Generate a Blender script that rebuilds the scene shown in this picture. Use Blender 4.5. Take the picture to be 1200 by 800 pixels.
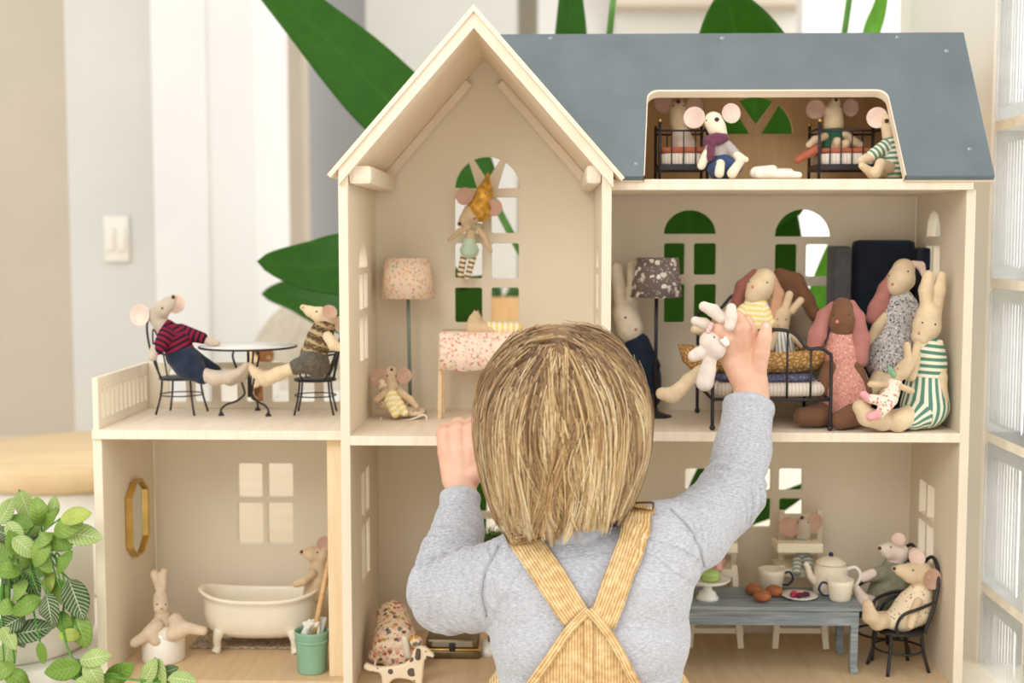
import bpy, bmesh, math, random
import numpy as np
from mathutils import Vector, Matrix, noise
from mathutils.bvhtree import BVHTree

for o in list(bpy.data.objects):
    bpy.data.objects.remove(o)
random.seed(7)
rng = np.random.default_rng(7)
SC = bpy.context.scene
COL = SC.collection

# ------------------------------------------------------------------ camera
CAM_POS = Vector((0.0, -1.5, 0.56))
FPX = 1500.0                                   # focal length in pixels of a 1200 px wide frame
PITCH = math.atan(120 / 1500)
YAW = math.atan(40 / 1500)
cam_data = bpy.data.cameras.new('camera')
cam_data.sensor_width = 36.0
cam_data.lens = 36.0 * FPX / 1200.0
cam_data.clip_start = 0.05
cam_data.clip_end = 60
cam_data.dof.use_dof = True
cam_data.dof.focus_distance = 1.38
cam_data.dof.aperture_fstop = 4.2
cam = bpy.data.objects.new('camera', cam_data)
COL.objects.link(cam)
cam.location = CAM_POS
cam.rotation_euler = (math.pi / 2 - PITCH, 0, YAW)
SC.camera = cam

# ------------------------------------------------------------------ light
world = bpy.data.worlds.new('daylight')
SC.world = world
world.use_nodes = True
bgn = world.node_tree.nodes['Background']
bgn.inputs['Color'].default_value = (1.0, 0.99, 0.975, 1)
bgn.inputs['Strength'].default_value = 1.1


def area_light(name, loc, target, size, size_y, energy, color):
    d = bpy.data.lights.new(name, 'AREA')
    d.shape = 'RECTANGLE'
    d.size, d.size_y, d.energy, d.color = size, size_y, energy, color
    o = bpy.data.objects.new(name, d)
    COL.objects.link(o)
    o.location = loc
    o.rotation_euler = (Vector(target) - Vector(loc)).to_track_quat('-Z', 'Y').to_euler()
    return o


area_light('window_daylight_front', (-1.3, -2.9, 2.3), (0.0, 0.0, 0.45), 2.2, 1.6, 58, (1.0, 0.98, 0.95))
area_light('window_daylight_side', (2.6, -1.6, 1.5), (0.05, -0.15, 0.45), 1.5, 1.5, 32, (1.0, 0.97, 0.93))
area_light('daylight_beyond_glass_blocks', (2.0, -.1, .75), (.5, -.1, .6), 1.5, 1.5, 16, (.97, .985, 1.0))
area_light('window_daylight_back', (2.4, 1.5, 1.7), (-.8, 1.5, .5), 1.6, 1.6, 36, (1.0, 0.99, 0.97))
SC.view_settings.view_transform = 'Standard'
SC.view_settings.look = 'None'
SC.view_settings.gamma = 1.0
SC.view_settings.use_curve_mapping = False
SC.view_settings.exposure = 0.0

# ------------------------------------------------------------------ geometry helpers
_f = Vector((-math.sin(YAW) * math.cos(PITCH), math.cos(YAW) * math.cos(PITCH), -math.sin(PITCH)))
_r = Vector((math.cos(YAW), math.sin(YAW), 0))
_u = _r.cross(_f)


def ray(px, py):
    return (_f * FPX + _r * (px - 600) + _u * (400 - py)).normalized()


def P(px, py, Y):
    """point of the place at depth Y that the photograph shows at px, py"""
    d = ray(px, py)
    return CAM_POS + d * ((Y - CAM_POS.y) / d.y)


def onX(px, py, X):
    d = ray(px, py)
    return CAM_POS + d * ((X - CAM_POS.x) / d.x)


def onZ(px, py, Z):
    d = ray(px, py)
    return CAM_POS + d * ((Z - CAM_POS.z) / d.z)


def S(Y):
    """metres per photograph pixel at depth Y"""
    return (Y + 1.5) / FPX


def lin(c):
    return tuple(((v / 255) / 12.92 if v / 255 <= 0.04045 else ((v / 255 + 0.055) / 1.055) ** 2.4) for v in c) + (1.0,)


def mesh_from(V, F):
    me = bpy.data.meshes.new('m')
    V = np.asarray(V, dtype=np.float64)
    me.from_pydata([tuple(v) for v in V], [], [tuple(f) for f in F])
    me.update()
    return me


def smooth(me, on=True):
    if len(me.polygons):
        me.polygons.foreach_set('use_smooth', np.full(len(me.polygons), on))


def tag(o, label=None, cat=None, group=None, kind=None):
    if label: o['label'] = label
    if cat: o['category'] = cat
    if group: o['group'] = group
    if kind: o['kind'] = kind
    return o


def empty(name, loc, label, cat, group=None, rz=0.0):
    o = bpy.data.objects.new(name, None)
    COL.objects.link(o)
    o.location = loc
    o.rotation_euler = (0, 0, rz)
    o.empty_display_size = 0.02
    return tag(o, label, cat, group)


def rootloc(p):
    while p.parent is not None:
        p = p.parent
    return p.location


def obj(name, VF, mat, parent=None, local=False, sm=True, loc=None, attrs=None):
    """one mesh object; VF in world coordinates unless local"""
    if isinstance(VF, bpy.types.Mesh):
        me = VF
    else:
        V, F = VF
        V = np.asarray(V, dtype=np.float64)
        if not local:
            base = rootloc(parent) if parent is not None else (loc if loc is not None else None)
            if base is not None:
                V = V - np.array(tuple(base))
        me = mesh_from(V, F)
        smooth(me, sm)
    if attrs:
        for k, a in attrs.items():
            at = me.attributes.new(k, 'FLOAT', 'POINT')
            at.data.foreach_set('value', np.asarray(a, dtype=np.float32))
    mats = mat if isinstance(mat, (list, tuple)) else [mat]
    for m in mats:
        if len(me.materials) < len(mats):
            me.materials.append(m)
    o = bpy.data.objects.new(name, me)
    COL.objects.link(o)
    if parent is not None:
        o.parent = parent
    elif loc is not None and not local:
        o.location = loc
    elif loc is not None:
        o.location = loc
    me.name = name
    return o


def joinVF(parts):
    V, F, n = [], [], 0
    for v, f in parts:
        v = np.asarray(v, dtype=np.float64).reshape(-1, 3)
        V.append(v)
        F += [tuple(i + n for i in q) for q in f]
        n += len(v)
    return np.vstack(V), F


def box(x0, x1, y0, y1, z0, z1, b=0.0):
    """box with optional chamfered edges"""
    bm = bmesh.new()
    bmesh.ops.create_cube(bm, size=1.0)
    for v in bm.verts:
        v.co = Vector((x0 + (v.co.x + .5) * (x1 - x0), y0 + (v.co.y + .5) * (y1 - y0), z0 + (v.co.z + .5) * (z1 - z0)))
    if b > 0:
        bmesh.ops.bevel(bm, geom=list(bm.edges), offset=b, segments=2, affect='EDGES', profile=.6)
    bm.verts.index_update()
    V = np.array([v.co[:] for v in bm.verts])
    F = [tuple(v.index for v in f.verts) for f in bm.faces]
    bm.free()
    return V, F


def beam(a, b, w, h, bev=0.0, up=(0, 0, 1)):
    """rectangular bar from a to b, w wide, h high"""
    a, b = Vector(a), Vector(b)
    d = (b - a)
    L = d.length
    d.normalize()
    side = d.cross(Vector(up))
    if side.length < 1e-5:
        side = d.cross(Vector((0, 1, 0)))
    side.normalize()
    upv = side.cross(d)
    V, F = box(0, L, -w / 2, w / 2, -h / 2, h / 2, bev)
    M = np.array([d[:], side[:], upv[:]])
    return V @ M + np.array(a[:]), F


def spline(pts, n=6, closed=False):
    """Catmull-Rom through pts"""
    p = [np.array(tuple(q), dtype=float) for q in pts]
    if len(p) < 3 and not closed:
        return p
    out = []
    m = len(p)
    rng_ = range(m if closed else m - 1)
    for i in rng_:
        if closed:
            p0, p1, p2, p3 = p[(i - 1) % m], p[i], p[(i + 1) % m], p[(i + 2) % m]
        else:
            p1, p2 = p[i], p[i + 1]
            p0 = p[i - 1] if i > 0 else 2 * p1 - p2
            p3 = p[i + 2] if i + 2 < m else 2 * p2 - p1
        for k in range(n):
            t = k / n
            out.append(.5 * ((2 * p1) + (-p0 + p2) * t + (2 * p0 - 5 * p1 + 4 * p2 - p3) * t * t + (-p0 + 3 * p1 - 3 * p2 + p3) * t ** 3))
    if not closed:
        out.append(p[-1])
    return out


def tube(pts, r, n=8, closed=False):
    pts = [Vector(tuple(p)) for p in pts]
    m = len(pts)
    rs = r if isinstance(r, (list, tuple, np.ndarray)) else [r] * m
    V, F = [], []
    ref = None
    for i in range(m):
        if closed:
            t = pts[(i + 1) % m] - pts[i - 1]
        else:
            t = pts[min(i + 1, m - 1)] - pts[max(i - 1, 0)]
        t.normalize()
        if ref is None:
            ref = t.orthogonal().normalized()
        ref = (ref - t * ref.dot(t))
        if ref.length < 1e-6:
            ref = t.orthogonal()
        ref.normalize()
        b = t.cross(ref)
        for k in range(n):
            a = 2 * math.pi * k / n
            V.append(tuple(pts[i] + (ref * math.cos(a) + b * math.sin(a)) * rs[i]))
    for i in range(m if closed else m - 1):
        j = (i + 1) % m
        for k in range(n):
            l = (k + 1) % n
            F.append((i * n + k, i * n + l, j * n + l, j * n + k))
    if not closed:
        F.append(tuple(range(n - 1, -1, -1)))
        F.append(tuple((m - 1) * n + k for k in range(n)))
    return np.array(V), F


def lathe(prof, c=(0, 0, 0), n=28, sx=1.0, sy=1.0, cap=True):
    """profile [(r, z)] turned about z"""
    V, F = [], []
    for r, z in prof:
        for k in range(n):
            a = 2 * math.pi * k / n
            V.append((c[0] + r * sx * math.cos(a), c[1] + r * sy * math.sin(a), c[2] + z))
    m = len(prof)
    for i in range(m - 1):
        for k in range(n):
            l = (k + 1) % n
            F.append((i * n + k, i * n + l, (i + 1) * n + l, (i + 1) * n + k))
    if cap:
        F.append(tuple(range(n - 1, -1, -1)))
        F.append(tuple((m - 1) * n + k for k in range(n)))
    return np.array(V), F


def ball(c, r, n=12, m=8, s=(1, 1, 1), q=None):
    V = [(0, 0, 1)]
    for i in range(1, m):
        t = math.pi * i / m
        for k in range(n):
            a = 2 * math.pi * k / n
            V.append((math.sin(t) * math.cos(a), math.sin(t) * math.sin(a), math.cos(t)))
    V.append((0, 0, -1))
    F = [(0, 1 + k, 1 + (k + 1) % n) for k in range(n)]
    for i in range(m - 2):
        for k in range(n):
            a, b = 1 + i * n + k, 1 + i * n + (k + 1) % n
            F.append((a, a + n, b + n, b))
    e = len(V) - 1
    F += [(e, 1 + (m - 2) * n + (k + 1) % n, 1 + (m - 2) * n + k) for k in range(n)]
    V = np.array(V) * r * np.array(s)
    if q is not None:
        V = V @ np.array(q.to_matrix()).T
    return V + np.array(tuple(c)), F


def panel(outline, holes, thick, to_world, bev=0.0006):
    """flat board with real cut-outs: outline and holes are 2-D, to_world maps (a, b, t) with t in -thick/2..thick/2"""
    cu = bpy.data.curves.new('c', 'CURVE')
    cu.dimensions = '2D'
    cu.fill_mode = 'BOTH'
    cu.extrude = thick / 2 - bev
    cu.bevel_depth = bev
    cu.bevel_resolution = 0
    cu.offset = -bev
    for pl in [outline] + list(holes):
        sp = cu.splines.new('POLY')
        sp.points.add(len(pl) - 1)
        for q, (a, b) in zip(sp.points, pl):
            q.co = (a, b, 0, 1)
        sp.use_cyclic_u = True
    o = bpy.data.objects.new('c', cu)
    COL.objects.link(o)
    dg = bpy.context.evaluated_depsgraph_get()
    me = bpy.data.meshes.new_from_object(o.evaluated_get(dg))
    V = np.array([to_world(*v.co[:]) for v in me.vertices])
    F = [tuple(p.vertices) for p in me.polygons]
    bpy.data.objects.remove(o)
    bpy.data.curves.remove(cu)
    bpy.data.meshes.remove(me)
    return V, F


def rrect(x0, x1, z0, z1, r=0.003, n=4):
    out = []
    for cx, cz, a0 in ((x1 - r, z1 - r, 0), (x0 + r, z1 - r, 90), (x0 + r, z0 + r, 180), (x1 - r, z0 + r, 270)):
        for i in range(n + 1):
            a = math.radians(a0 + 90 * i / n)
            out.append((cx + r * math.cos(a), cz + r * math.sin(a)))
    return out


def arch(x0, x1, z0, z1, n=14):
    """flat bottom at z0, half ellipse reaching z1"""
    c, r = (x0 + x1) / 2, (x1 - x0) / 2
    return [(c + r * math.cos(math.pi * i / n), z0 + (z1 - z0) * math.sin(math.pi * i / n)) for i in range(n + 1)]


def sector(c, r0, r1, a0, a1, flat=None, n=8):
    pts = [(c[0] + r1 * math.cos(math.radians(a0 + (a1 - a0) * i / n)), c[1] + r1 * math.sin(math.radians(a0 + (a1 - a0) * i / n))) for i in range(n + 1)]
    if flat:
        pts += flat
    elif r0 > 0:
        pts += [(c[0] + r0 * math.cos(math.radians(a1)), c[1] + r0 * math.sin(math.radians(a1))), (c[0] + r0 * math.cos(math.radians(a0)), c[1] + r0 * math.sin(math.radians(a0)))]
    else:
        pts += [c]
    return pts


# ------------------------------------------------------------------ soft shapes: signed distance field -> surface nets
def sdf_mesh(caps, vox, k):
    """smooth union of tapered capsules (a, b, ra, rb)"""
    A = np.array([list(c[0]) for c in caps], float)
    B = np.array([list(c[1]) for c in caps], float)
    RA = np.array([c[2] for c in caps], float)
    RB = np.array([c[3] for c in caps], float)
    rm = np.maximum(RA, RB)[:, None]
    lo = np.minimum(A - rm, B - rm).min(0) - 3 * vox - k * .5
    hi = np.maximum(A + rm, B + rm).max(0) + 3 * vox + k * .5
    n = np.ceil((hi - lo) / vox).astype(int) + 1
    D = np.full(n, 1.0)
    ax = [lo[i] + vox * np.arange(n[i]) for i in range(3)]
    for a, b, ra, rb in zip(A, B, RA, RB):
        r = max(ra, rb) + k + 3 * vox
        s = []
        for i in range(3):
            i0 = max(0, int((min(a[i], b[i]) - r - lo[i]) / vox))
            i1 = min(n[i], int((max(a[i], b[i]) + r - lo[i]) / vox) + 2)
            s.append(slice(i0, i1))
        X = ax[0][s[0]][:, None, None] - a[0]
        Yy = ax[1][s[1]][None, :, None] - a[1]
        Z = ax[2][s[2]][None, None, :] - a[2]
        d = b - a
        L2 = max(d @ d, 1e-12)
        t = np.clip((X * d[0] + Yy * d[1] + Z * d[2]) / L2, 0, 1)
        dist = np.sqrt((X - t * d[0]) ** 2 + (Yy - t * d[1]) ** 2 + (Z - t * d[2]) ** 2) - (ra + (rb - ra) * t)
        sub = D[s[0], s[1], s[2]]
        h = np.clip(.5 + .5 * (sub - dist) / k, 0, 1)
        D[s[0], s[1], s[2]] = sub * (1 - h) + dist * h - k * h * (1 - h)
    return nets(D, lo, vox)


def nets(D, lo, vox):
    ins = D < 0
    n = D.shape
    c = np.zeros((n[0] - 1, n[1] - 1, n[2] - 1), int)
    for i in (0, 1):
        for j in (0, 1):
            for l in (0, 1):
                c += ins[i:n[0] - 1 + i, j:n[1] - 1 + j, l:n[2] - 1 + l]
    idx = np.argwhere((c > 0) & (c < 8))
    if len(idx) == 0:
        return np.zeros((0, 3)), []
    acc = np.zeros((len(idx), 3))
    cnt = np.zeros(len(idx))
    corners = [(i, j, l) for i in (0, 1) for j in (0, 1) for l in (0, 1)]
    for c0 in corners:
        for axn in range(3):
            if c0[axn]:
                continue
            c1 = list(c0)
            c1[axn] = 1
            d0 = D[idx[:, 0] + c0[0], idx[:, 1] + c0[1], idx[:, 2] + c0[2]]
            d1 = D[idx[:, 0] + c1[0], idx[:, 1] + c1[1], idx[:, 2] + c1[2]]
            m = (d0 < 0) != (d1 < 0)
            t = np.where(m, d0 / np.where(m, d0 - d1, 1), 0)
            p = np.tile(np.array(c0, float), (len(idx), 1))
            p[:, axn] += t
            acc[m] += p[m]
            cnt[m] += 1
    V = lo + vox * (idx + acc / cnt[:, None])
    vid = np.full((n[0] - 1, n[1] - 1, n[2] - 1), -1, int)
    vid[idx[:, 0], idx[:, 1], idx[:, 2]] = np.arange(len(idx))
    F = []
    for axn in range(3):
        s0 = [slice(1, n[i] - 1) for i in range(3)]
        s1 = list(s0)
        s0[axn] = slice(0, n[axn] - 1)
        s1[axn] = slice(1, n[axn])
        a, b = ins[tuple(s0)], ins[tuple(s1)]
        e = np.argwhere(a != b)
        if not len(e):
            continue
        off = np.array([1, 1, 1])
        off[axn] = 0
        g = e + off
        flip = a[e[:, 0], e[:, 1], e[:, 2]]
        u, v = (axn + 1) % 3, (axn + 2) % 3

        def at(du, dv):
            q = g.copy()
            q[:, u] += du
            q[:, v] += dv
            return vid[q[:, 0], q[:, 1], q[:, 2]]
        q = np.stack([at(-1, -1), at(0, -1), at(0, 0), at(-1, 0)], 1)
        q[~flip] = q[~flip][:, ::-1]
        F.append(q)
    F = np.vstack(F)
    F = F[(F >= 0).all(1)]
    return V, [tuple(int(x) for x in q) for q in F]


def cap_attrs(V, caps):
    """along-limb length and angle about the limb of each vertex, for stripes that run round a limb"""
    best = np.full(len(V), 1e9)
    st = np.zeros(len(V))
    an = np.zeros(len(V))
    t0 = 0.0
    last = None
    for a, b, ra, rb in caps:
        a, b = np.array(list(a), float), np.array(list(b), float)
        d = b - a
        L = max(np.linalg.norm(d), 1e-9)
        if last is None or np.linalg.norm(last - a) > 1e-6:
            t0 = 0.0
        w = V - a
        tu = (w @ d) / L
        t = np.clip(tu / L, 0, 1)
        dist = np.linalg.norm(w - t[:, None] * d, axis=1) - (ra + (rb - ra) * t)
        e = d / L
        ref = np.array([0, -1.0, 0]) if abs(e[1]) < .85 else np.array([0, 0, 1.0])
        s = np.cross(e, ref)
        s /= np.linalg.norm(s)
        q = np.cross(s, e)
        ang = np.arctan2(w @ s, w @ q) * (ra + rb) * .5
        m = dist < best
        best[m] = dist[m]
        st[m] = (t0 + tu)[m]
        an[m] = ang[m]
        t0 += L
        last = b
    return {'st': st, 'an': an}


# ------------------------------------------------------------------ materials (all node based)
class N:
    def __init__(s, name, rough=.7, spec=.3):
        s.m = bpy.data.materials.new(name)
        s.m.use_nodes = True
        s.t = s.m.node_tree
        s.b = s.t.nodes['Principled BSDF']
        s.b.inputs['Roughness'].default_value = rough
        s.b.inputs['Specular IOR Level'].default_value = spec
        s.tc = s.t.nodes.new('ShaderNodeTexCoord')

    def node(s, kind, **kw):
        n = s.t.nodes.new('ShaderNode' + kind)
        for k, v in kw.items():
            if hasattr(n, k):
                setattr(n, k, v)
            else:
                n.inputs[k.replace('_', ' ')].default_value = v
        return n

    def link(s, a, b):
        s.t.links.new(a, b)

    def mapped(s, scale=(1, 1, 1), rot=(0, 0, 0), src='Object'):
        mp = s.node('Mapping')
        mp.inputs['Scale'].default_value = scale
        mp.inputs['Rotation'].default_value = rot
        s.link(s.tc.outputs[src], mp.inputs['Vector'])
        return mp.outputs['Vector']

    def ramp(s, fac, stops, interp='LINEAR'):
        r = s.node('ValToRGB')
        r.color_ramp.interpolation = interp
        el = r.color_ramp.elements
        while len(el) < len(stops):
            el.new(.5)
        for e, (p, c) in zip(el, stops):
            e.position = p
            e.color = c if len(c) == 4 else lin(c)
        s.link(fac, r.inputs['Fac'])
        return r.outputs['Color']

    def math(s, op, a, b=None):
        n = s.node('Math', operation=op)
        for i, x in enumerate((a, b)):
            if x is None: continue
            if isinstance(x, (int, float)):
                n.inputs[i].default_value = x
            else:
                s.link(x, n.inputs[i])
        return n.outputs[0]

    def mix(s, fac, a, b):
        n = s.node('Mix', data_type='RGBA')
        for sock, x in ((n.inputs[0], fac), (n.inputs[6], a), (n.inputs[7], b)):
            if isinstance(x, (int, float)):
                sock.default_value = x
            elif isinstance(x, tuple):
                sock.default_value = x if len(x) == 4 else lin(x)
            else:
                s.link(x, sock)
        return n.outputs[2]

    def color(s, c):
        if isinstance(c, tuple):
            s.b.inputs['Base Color'].default_value = c if len(c) == 4 else lin(c)
        else:
            s.link(c, s.b.inputs['Base Color'])
        return s

    def bump(s, h, strength=.3, dist=.001):
        n = s.node('Bump')
        n.inputs['Strength'].default_value = strength
        n.inputs['Distance'].default_value = dist
        s.link(h, n.inputs['Height'])
        s.link(n.outputs['Normal'], s.b.inputs['Normal'])
        return s


def tint(c, k):
    return tuple(max(0, min(255, v * k)) for v in c)


def plain(name, c, rough=.6, var=.06, scale=30, spec=.3, bump=0.0, bscale=400, metal=0.0, stretch=(1, 1, 1)):
    n = N(name, rough, spec)
    t = n.node('TexNoise', Scale=scale, Detail=4.0)
    n.link(n.mapped(stretch), t.inputs['Vector'])
    n.color(n.ramp(t.outputs['Fac'], [(.3, tint(c, 1 - var)), (.7, tint(c, 1 + var))]))
    n.b.inputs['Metallic'].default_value = metal
    if bump:
        t2 = n.node('TexNoise', Scale=bscale, Detail=3.0)
        n.link(n.mapped(stretch), t2.inputs['Vector'])
        n.bump(t2.outputs['Fac'], bump)
    return n.m


def cloth(name, c, var=.05, scale=60, weave=900, bump=.35, rough=.9, back=None):
    n = N(name, rough, .15)
    t = n.node('TexNoise', Scale=scale, Detail=5.0)
    n.link(n.tc.outputs['Object'], t.inputs['Vector'])
    n.color(n.ramp(t.outputs['Fac'], [(.3, tint(c, 1 - var)), (.7, tint(c, 1 + var))]))
    t2 = n.node('TexNoise', Scale=weave, Detail=2.0)
    n.link(n.tc.outputs['Object'], t2.inputs['Vector'])
    n.bump(t2.outputs['Fac'], bump, .0006)
    n.b.inputs['Sheen Weight'].default_value = .15
    return n.m


def stripes(name, c1, c2, period, duty=.5, attr='st', c3=None, rough=.9):
    n = N(name, rough, .15)
    a = n.node('Attribute', attribute_name=attr)
    w = n.math('MODULO', n.math('ADD', n.math('DIVIDE', a.outputs['Fac'], period), 100.0), 1.0)
    n.color(n.ramp(w, [(0, c1), (duty, c2)], 'CONSTANT'))
    t2 = n.node('TexNoise', Scale=900.0, Detail=2.0)
    n.link(n.tc.outputs['Object'], t2.inputs['Vector'])
    n.bump(t2.outputs['Fac'], .35, .0006)
    return n.m


def floral(name, base, cols, scale=220, size=.34, rough=.85, second=True):
    n = N(name, rough, .15)
    v = n.node('TexVoronoi', Scale=scale)
    ns = n.node('TexNoise', Scale=scale * 1.3, Detail=2.0)
    n.link(n.tc.outputs['Object'], ns.inputs['Vector'])
    wob = n.node('VectorMath', operation='SCALE')
    n.link(ns.outputs['Color'], wob.inputs[0])
    wob.inputs['Scale'].default_value = .8 / scale
    add = n.node('VectorMath', operation='ADD')
    n.link(n.tc.outputs['Object'], add.inputs[0])
    n.link(wob.outputs[0], add.inputs[1])
    n.link(add.outputs[0], v.inputs['Vector'])
    sep = n.node('SeparateColor')
    n.link(v.outputs['Color'], sep.inputs['Color'])
    k = len(cols)
    pick = n.ramp(sep.outputs['Red'], [(i / k, c) for i, c in enumerate(cols)], 'CONSTANT')
    mask = n.ramp(v.outputs['Distance'], [(0, (255, 255, 255)), (size, (0, 0, 0))], 'CONSTANT')
    col = n.mix(mask, base, pick)
    if second:
        v2 = n.node('TexVoronoi', Scale=scale * 2.3)
        n.link(add.outputs[0], v2.inputs['Vector'])
        sp2 = n.node('SeparateColor')
        n.link(v2.outputs['Color'], sp2.inputs['Color'])
        p2 = n.ramp(sp2.outputs['Green'], [(i / k, c) for i, c in enumerate(cols[::-1])], 'CONSTANT')
        m2 = n.ramp(v2.outputs['Distance'], [(0, (255, 255, 255)), (size * .7, (0, 0, 0))], 'CONSTANT')
        col = n.mix(n.math('MULTIPLY', m2, .55), col, p2)
    n.color(col)
    return n.m


def wood(name, c1, c2, stretch=(1, 1, 12), scale=14, rough=.55, fine=.5):
    n = N(name, rough, .3)
    t = n.node('TexNoise', Scale=scale, Detail=6.0, Distortion=.4)
    n.link(n.mapped(stretch), t.inputs['Vector'])
    t2 = n.node('TexNoise', Scale=scale * 9, Detail=3.0)
    n.link(n.mapped(stretch), t2.inputs['Vector'])
    f = n.math('ADD', n.math('MULTIPLY', t.outputs['Fac'], 1 - fine * .5), n.math('MULTIPLY', t2.outputs['Fac'], fine * .5))
    n.color(n.ramp(f, [(.32, c1), (.68, c2)]))
    n.bump(t2.outputs['Fac'], .08, .0005)
    return n.m
# ------------------------------------------------------------------ shared materials
PAINT = plain('cream_paint', (231, 218, 194), .6, .025, 8, bump=.12, bscale=160, stretch=(1, 1, .25))
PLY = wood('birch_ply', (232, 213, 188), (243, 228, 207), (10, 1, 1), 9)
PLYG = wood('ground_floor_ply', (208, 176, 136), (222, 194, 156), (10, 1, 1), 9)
PLYV = wood('birch_ply_upright', (222, 192, 150), (236, 212, 174), (8, 8, .6), 14)
PLYB = wood('birch_ply_roof', (232, 212, 184), (243, 227, 204), (1, 8, 1), 12)
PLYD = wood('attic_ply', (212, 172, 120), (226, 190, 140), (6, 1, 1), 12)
SLATE = plain('slate_grey_paint', (110, 120, 123), .6, .035, 22, bump=.1, bscale=240)
WALLW = plain('white_wall_paint', (230, 228, 224), .8, .015, 3)
WALLG = plain('grey_wall_paint', (212, 209, 202), .8, .015, 3)
WALLB = plain('beige_wall_paint', (205, 194, 176), .8, .02, 3)
WALLD = plain('wall_shadow_tone', (202, 204, 208), .8, .02, 3)  # blue-grey shadow of the far wall put into the colour
BLACK = plain('black_metal', (38, 34, 36), .45, .1, 60, spec=.5)
CREAMW = plain('cream_enamel', (240, 230, 208), .3, .02, 20, spec=.5)
WHITEC = plain('white_ceramic', (244, 240, 230), .28, .02, 20, spec=.5)
LINEN = cloth('cream_linen', (222, 198, 162))
LINENP = cloth('pale_linen', (238, 224, 198))
LINENM = cloth('beige_linen', (208, 182, 146))
LINENG = cloth('grey_linen', (196, 180, 160))
BROWNL = cloth('brown_linen', (120, 84, 60))
EARP = cloth('pink_ear_felt', (230, 200, 184))
EARM = cloth('mauve_ear_felt', (198, 160, 138))
EARR = cloth('rose_ear_felt', (178, 118, 108))
NOSE = plain('dark_nose_thread', (74, 42, 40), .6)
EYE = plain('dark_eye_thread', (66, 54, 46), .5)
NOSEP = plain('pink_nose_thread', (206, 136, 116), .7)

# ------------------------------------------------------------------ the room
def struct(name, VF, mat, parent=None, sm=False):
    o = obj(name, VF, mat, parent, sm=sm)
    if parent is None:
        o['kind'] = 'structure'
    return o


FLOORM = wood('pale_floor', (226, 214, 194), (236, 226, 208), (1, 10, 1), 3, .5)
struct('floor', box(-3.5, 2.6, -1.0, 4.2, -.03, 0), FLOORM)


def wallbox(name, px0, px1, Y, mat, depth=.12, top=2.4):
    x0, x1 = P(px0, 200, Y).x, P(px1, 200, Y).x
    return struct(name, box(x0, x1, Y, Y + depth, 0, top), mat)


# back of the room, from left to right: recess, switch wall, bright pillar, side room
wallbox('wall_recess', -260, 84, 2.1, WALLB)  # shade of this turned-away wall is put into its beige
wallbox('wall_left', 80, 182, 1.55, WALLG, .55)
wallbox('wall_pillar', 180, 240, 1.50, WALLW, .5)  # whiter colour stands in for light falling on the pillar
wallbox('trim_1', 239, 299, 1.53, WALLW, .4)
wallbox('wall_side_room', 290, 356, 2.6, WALLB, .1)
wallbox('wall_back', 350, 604, 3.2, WALLD, .1)
wallbox('trim_2', 430, 606, 2.9, WALLG, .1)
wallbox('wall_niche', 598, 634, 3.1, WALLB, .1)
wallbox('trim_3', 630, 724, 3.0, WALLW, .1)
struct('wall_behind', box(P(720, 200, 2.9).x, P(942, 200, 2.9).x, 2.9, 3.0, 0, P(800, 10, 2.9).z), WALLG)
struct('trim_4', box(P(716, 200, 2.86).x, P(942, 200, 2.86).x, 2.78, 3.0, P(800, 11, 2.86).z, 2.0), WALLB)
wallbox('bright_window_board', 938, 1060, 2.2, WALLW, .1)  # plain white board standing in for the bright window

# light switch
q = P(138, 280, 1.55)
sw = empty('light_switch', (q.x, 1.55, q.z), 'white double light switch plate on the pale wall', 'light switch')
w, h = 15 * S(1.55), 27 * S(1.55)
SWM = plain('switch_plastic', (232, 226, 214), .4, .01)
obj('switch_plate', box(q.x - w, q.x + w, 1.538, 1.55, q.z - h, q.z + h, .003), SWM, sw)
for dx in (-.45, .45):
    obj('rocker', box(q.x + dx * w - w * .32, q.x + dx * w + w * .32, 1.532, 1.54, q.z - h * .5, q.z + h * .5, .002), SWM, sw)

# glass block wall on the right: mortar frame with glass blocks set in it
GX, GW, GH = .575, .152, .2
PLASTER = plain('white_plaster', (236, 230, 218), .8, .015, 4)
GLASS = N('ribbed_glass', .08, .5)
_tl = GLASS.node('BsdfTranslucent')
_tl.inputs['Color'].default_value = lin((250, 252, 255))
_tp = GLASS.node('BsdfTransparent')
_tp.inputs['Color'].default_value = lin((252, 254, 255))
_gl = GLASS.node('BsdfGlossy', Roughness=.12)
_m1, _m2, _fr = GLASS.node('MixShader'), GLASS.node('MixShader'), GLASS.node('Fresnel', IOR=1.17)
_m1.inputs[0].default_value = .78
GLASS.link(_tl.outputs[0], _m1.inputs[1])
GLASS.link(_tp.outputs[0], _m1.inputs[2])
GLASS.link(_fr.outputs[0], _m2.inputs[0])
GLASS.link(_m1.outputs[0], _m2.inputs[1])
GLASS.link(_gl.outputs[0], _m2.inputs[2])
GLASS.link(_m2.outputs[0], GLASS.t.nodes['Material Output'].inputs['Surface'])
MORT = plain('mortar', (234, 226, 212), .85, .04, 40)
gy0 = .175
gz0 = onX(1147, 330, GX).z - 2 * GH
# plaster return behind the blocks, up to the far corner of the window
wr = struct('wall_right', box(GX - .004, GX + .10, gy0, .62, 0, 1.6), PLASTER)
parts = []
ncol, nrow = 5, 6
for j in range(nrow + 1):
    parts.append(box(GX, GX + .075, gy0 - ncol * GW, gy0, gz0 + (j - 1) * GH - .006, gz0 + (j - 1) * GH + .006))
for i in range(ncol + 1):
    parts.append(box(GX + .001, GX + .074, gy0 - i * GW - .006, gy0 - i * GW + .006, gz0 - GH, gz0 + (nrow - 1) * GH))
mo = obj('mortar', joinVF(parts), MORT, wr, sm=False)


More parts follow.
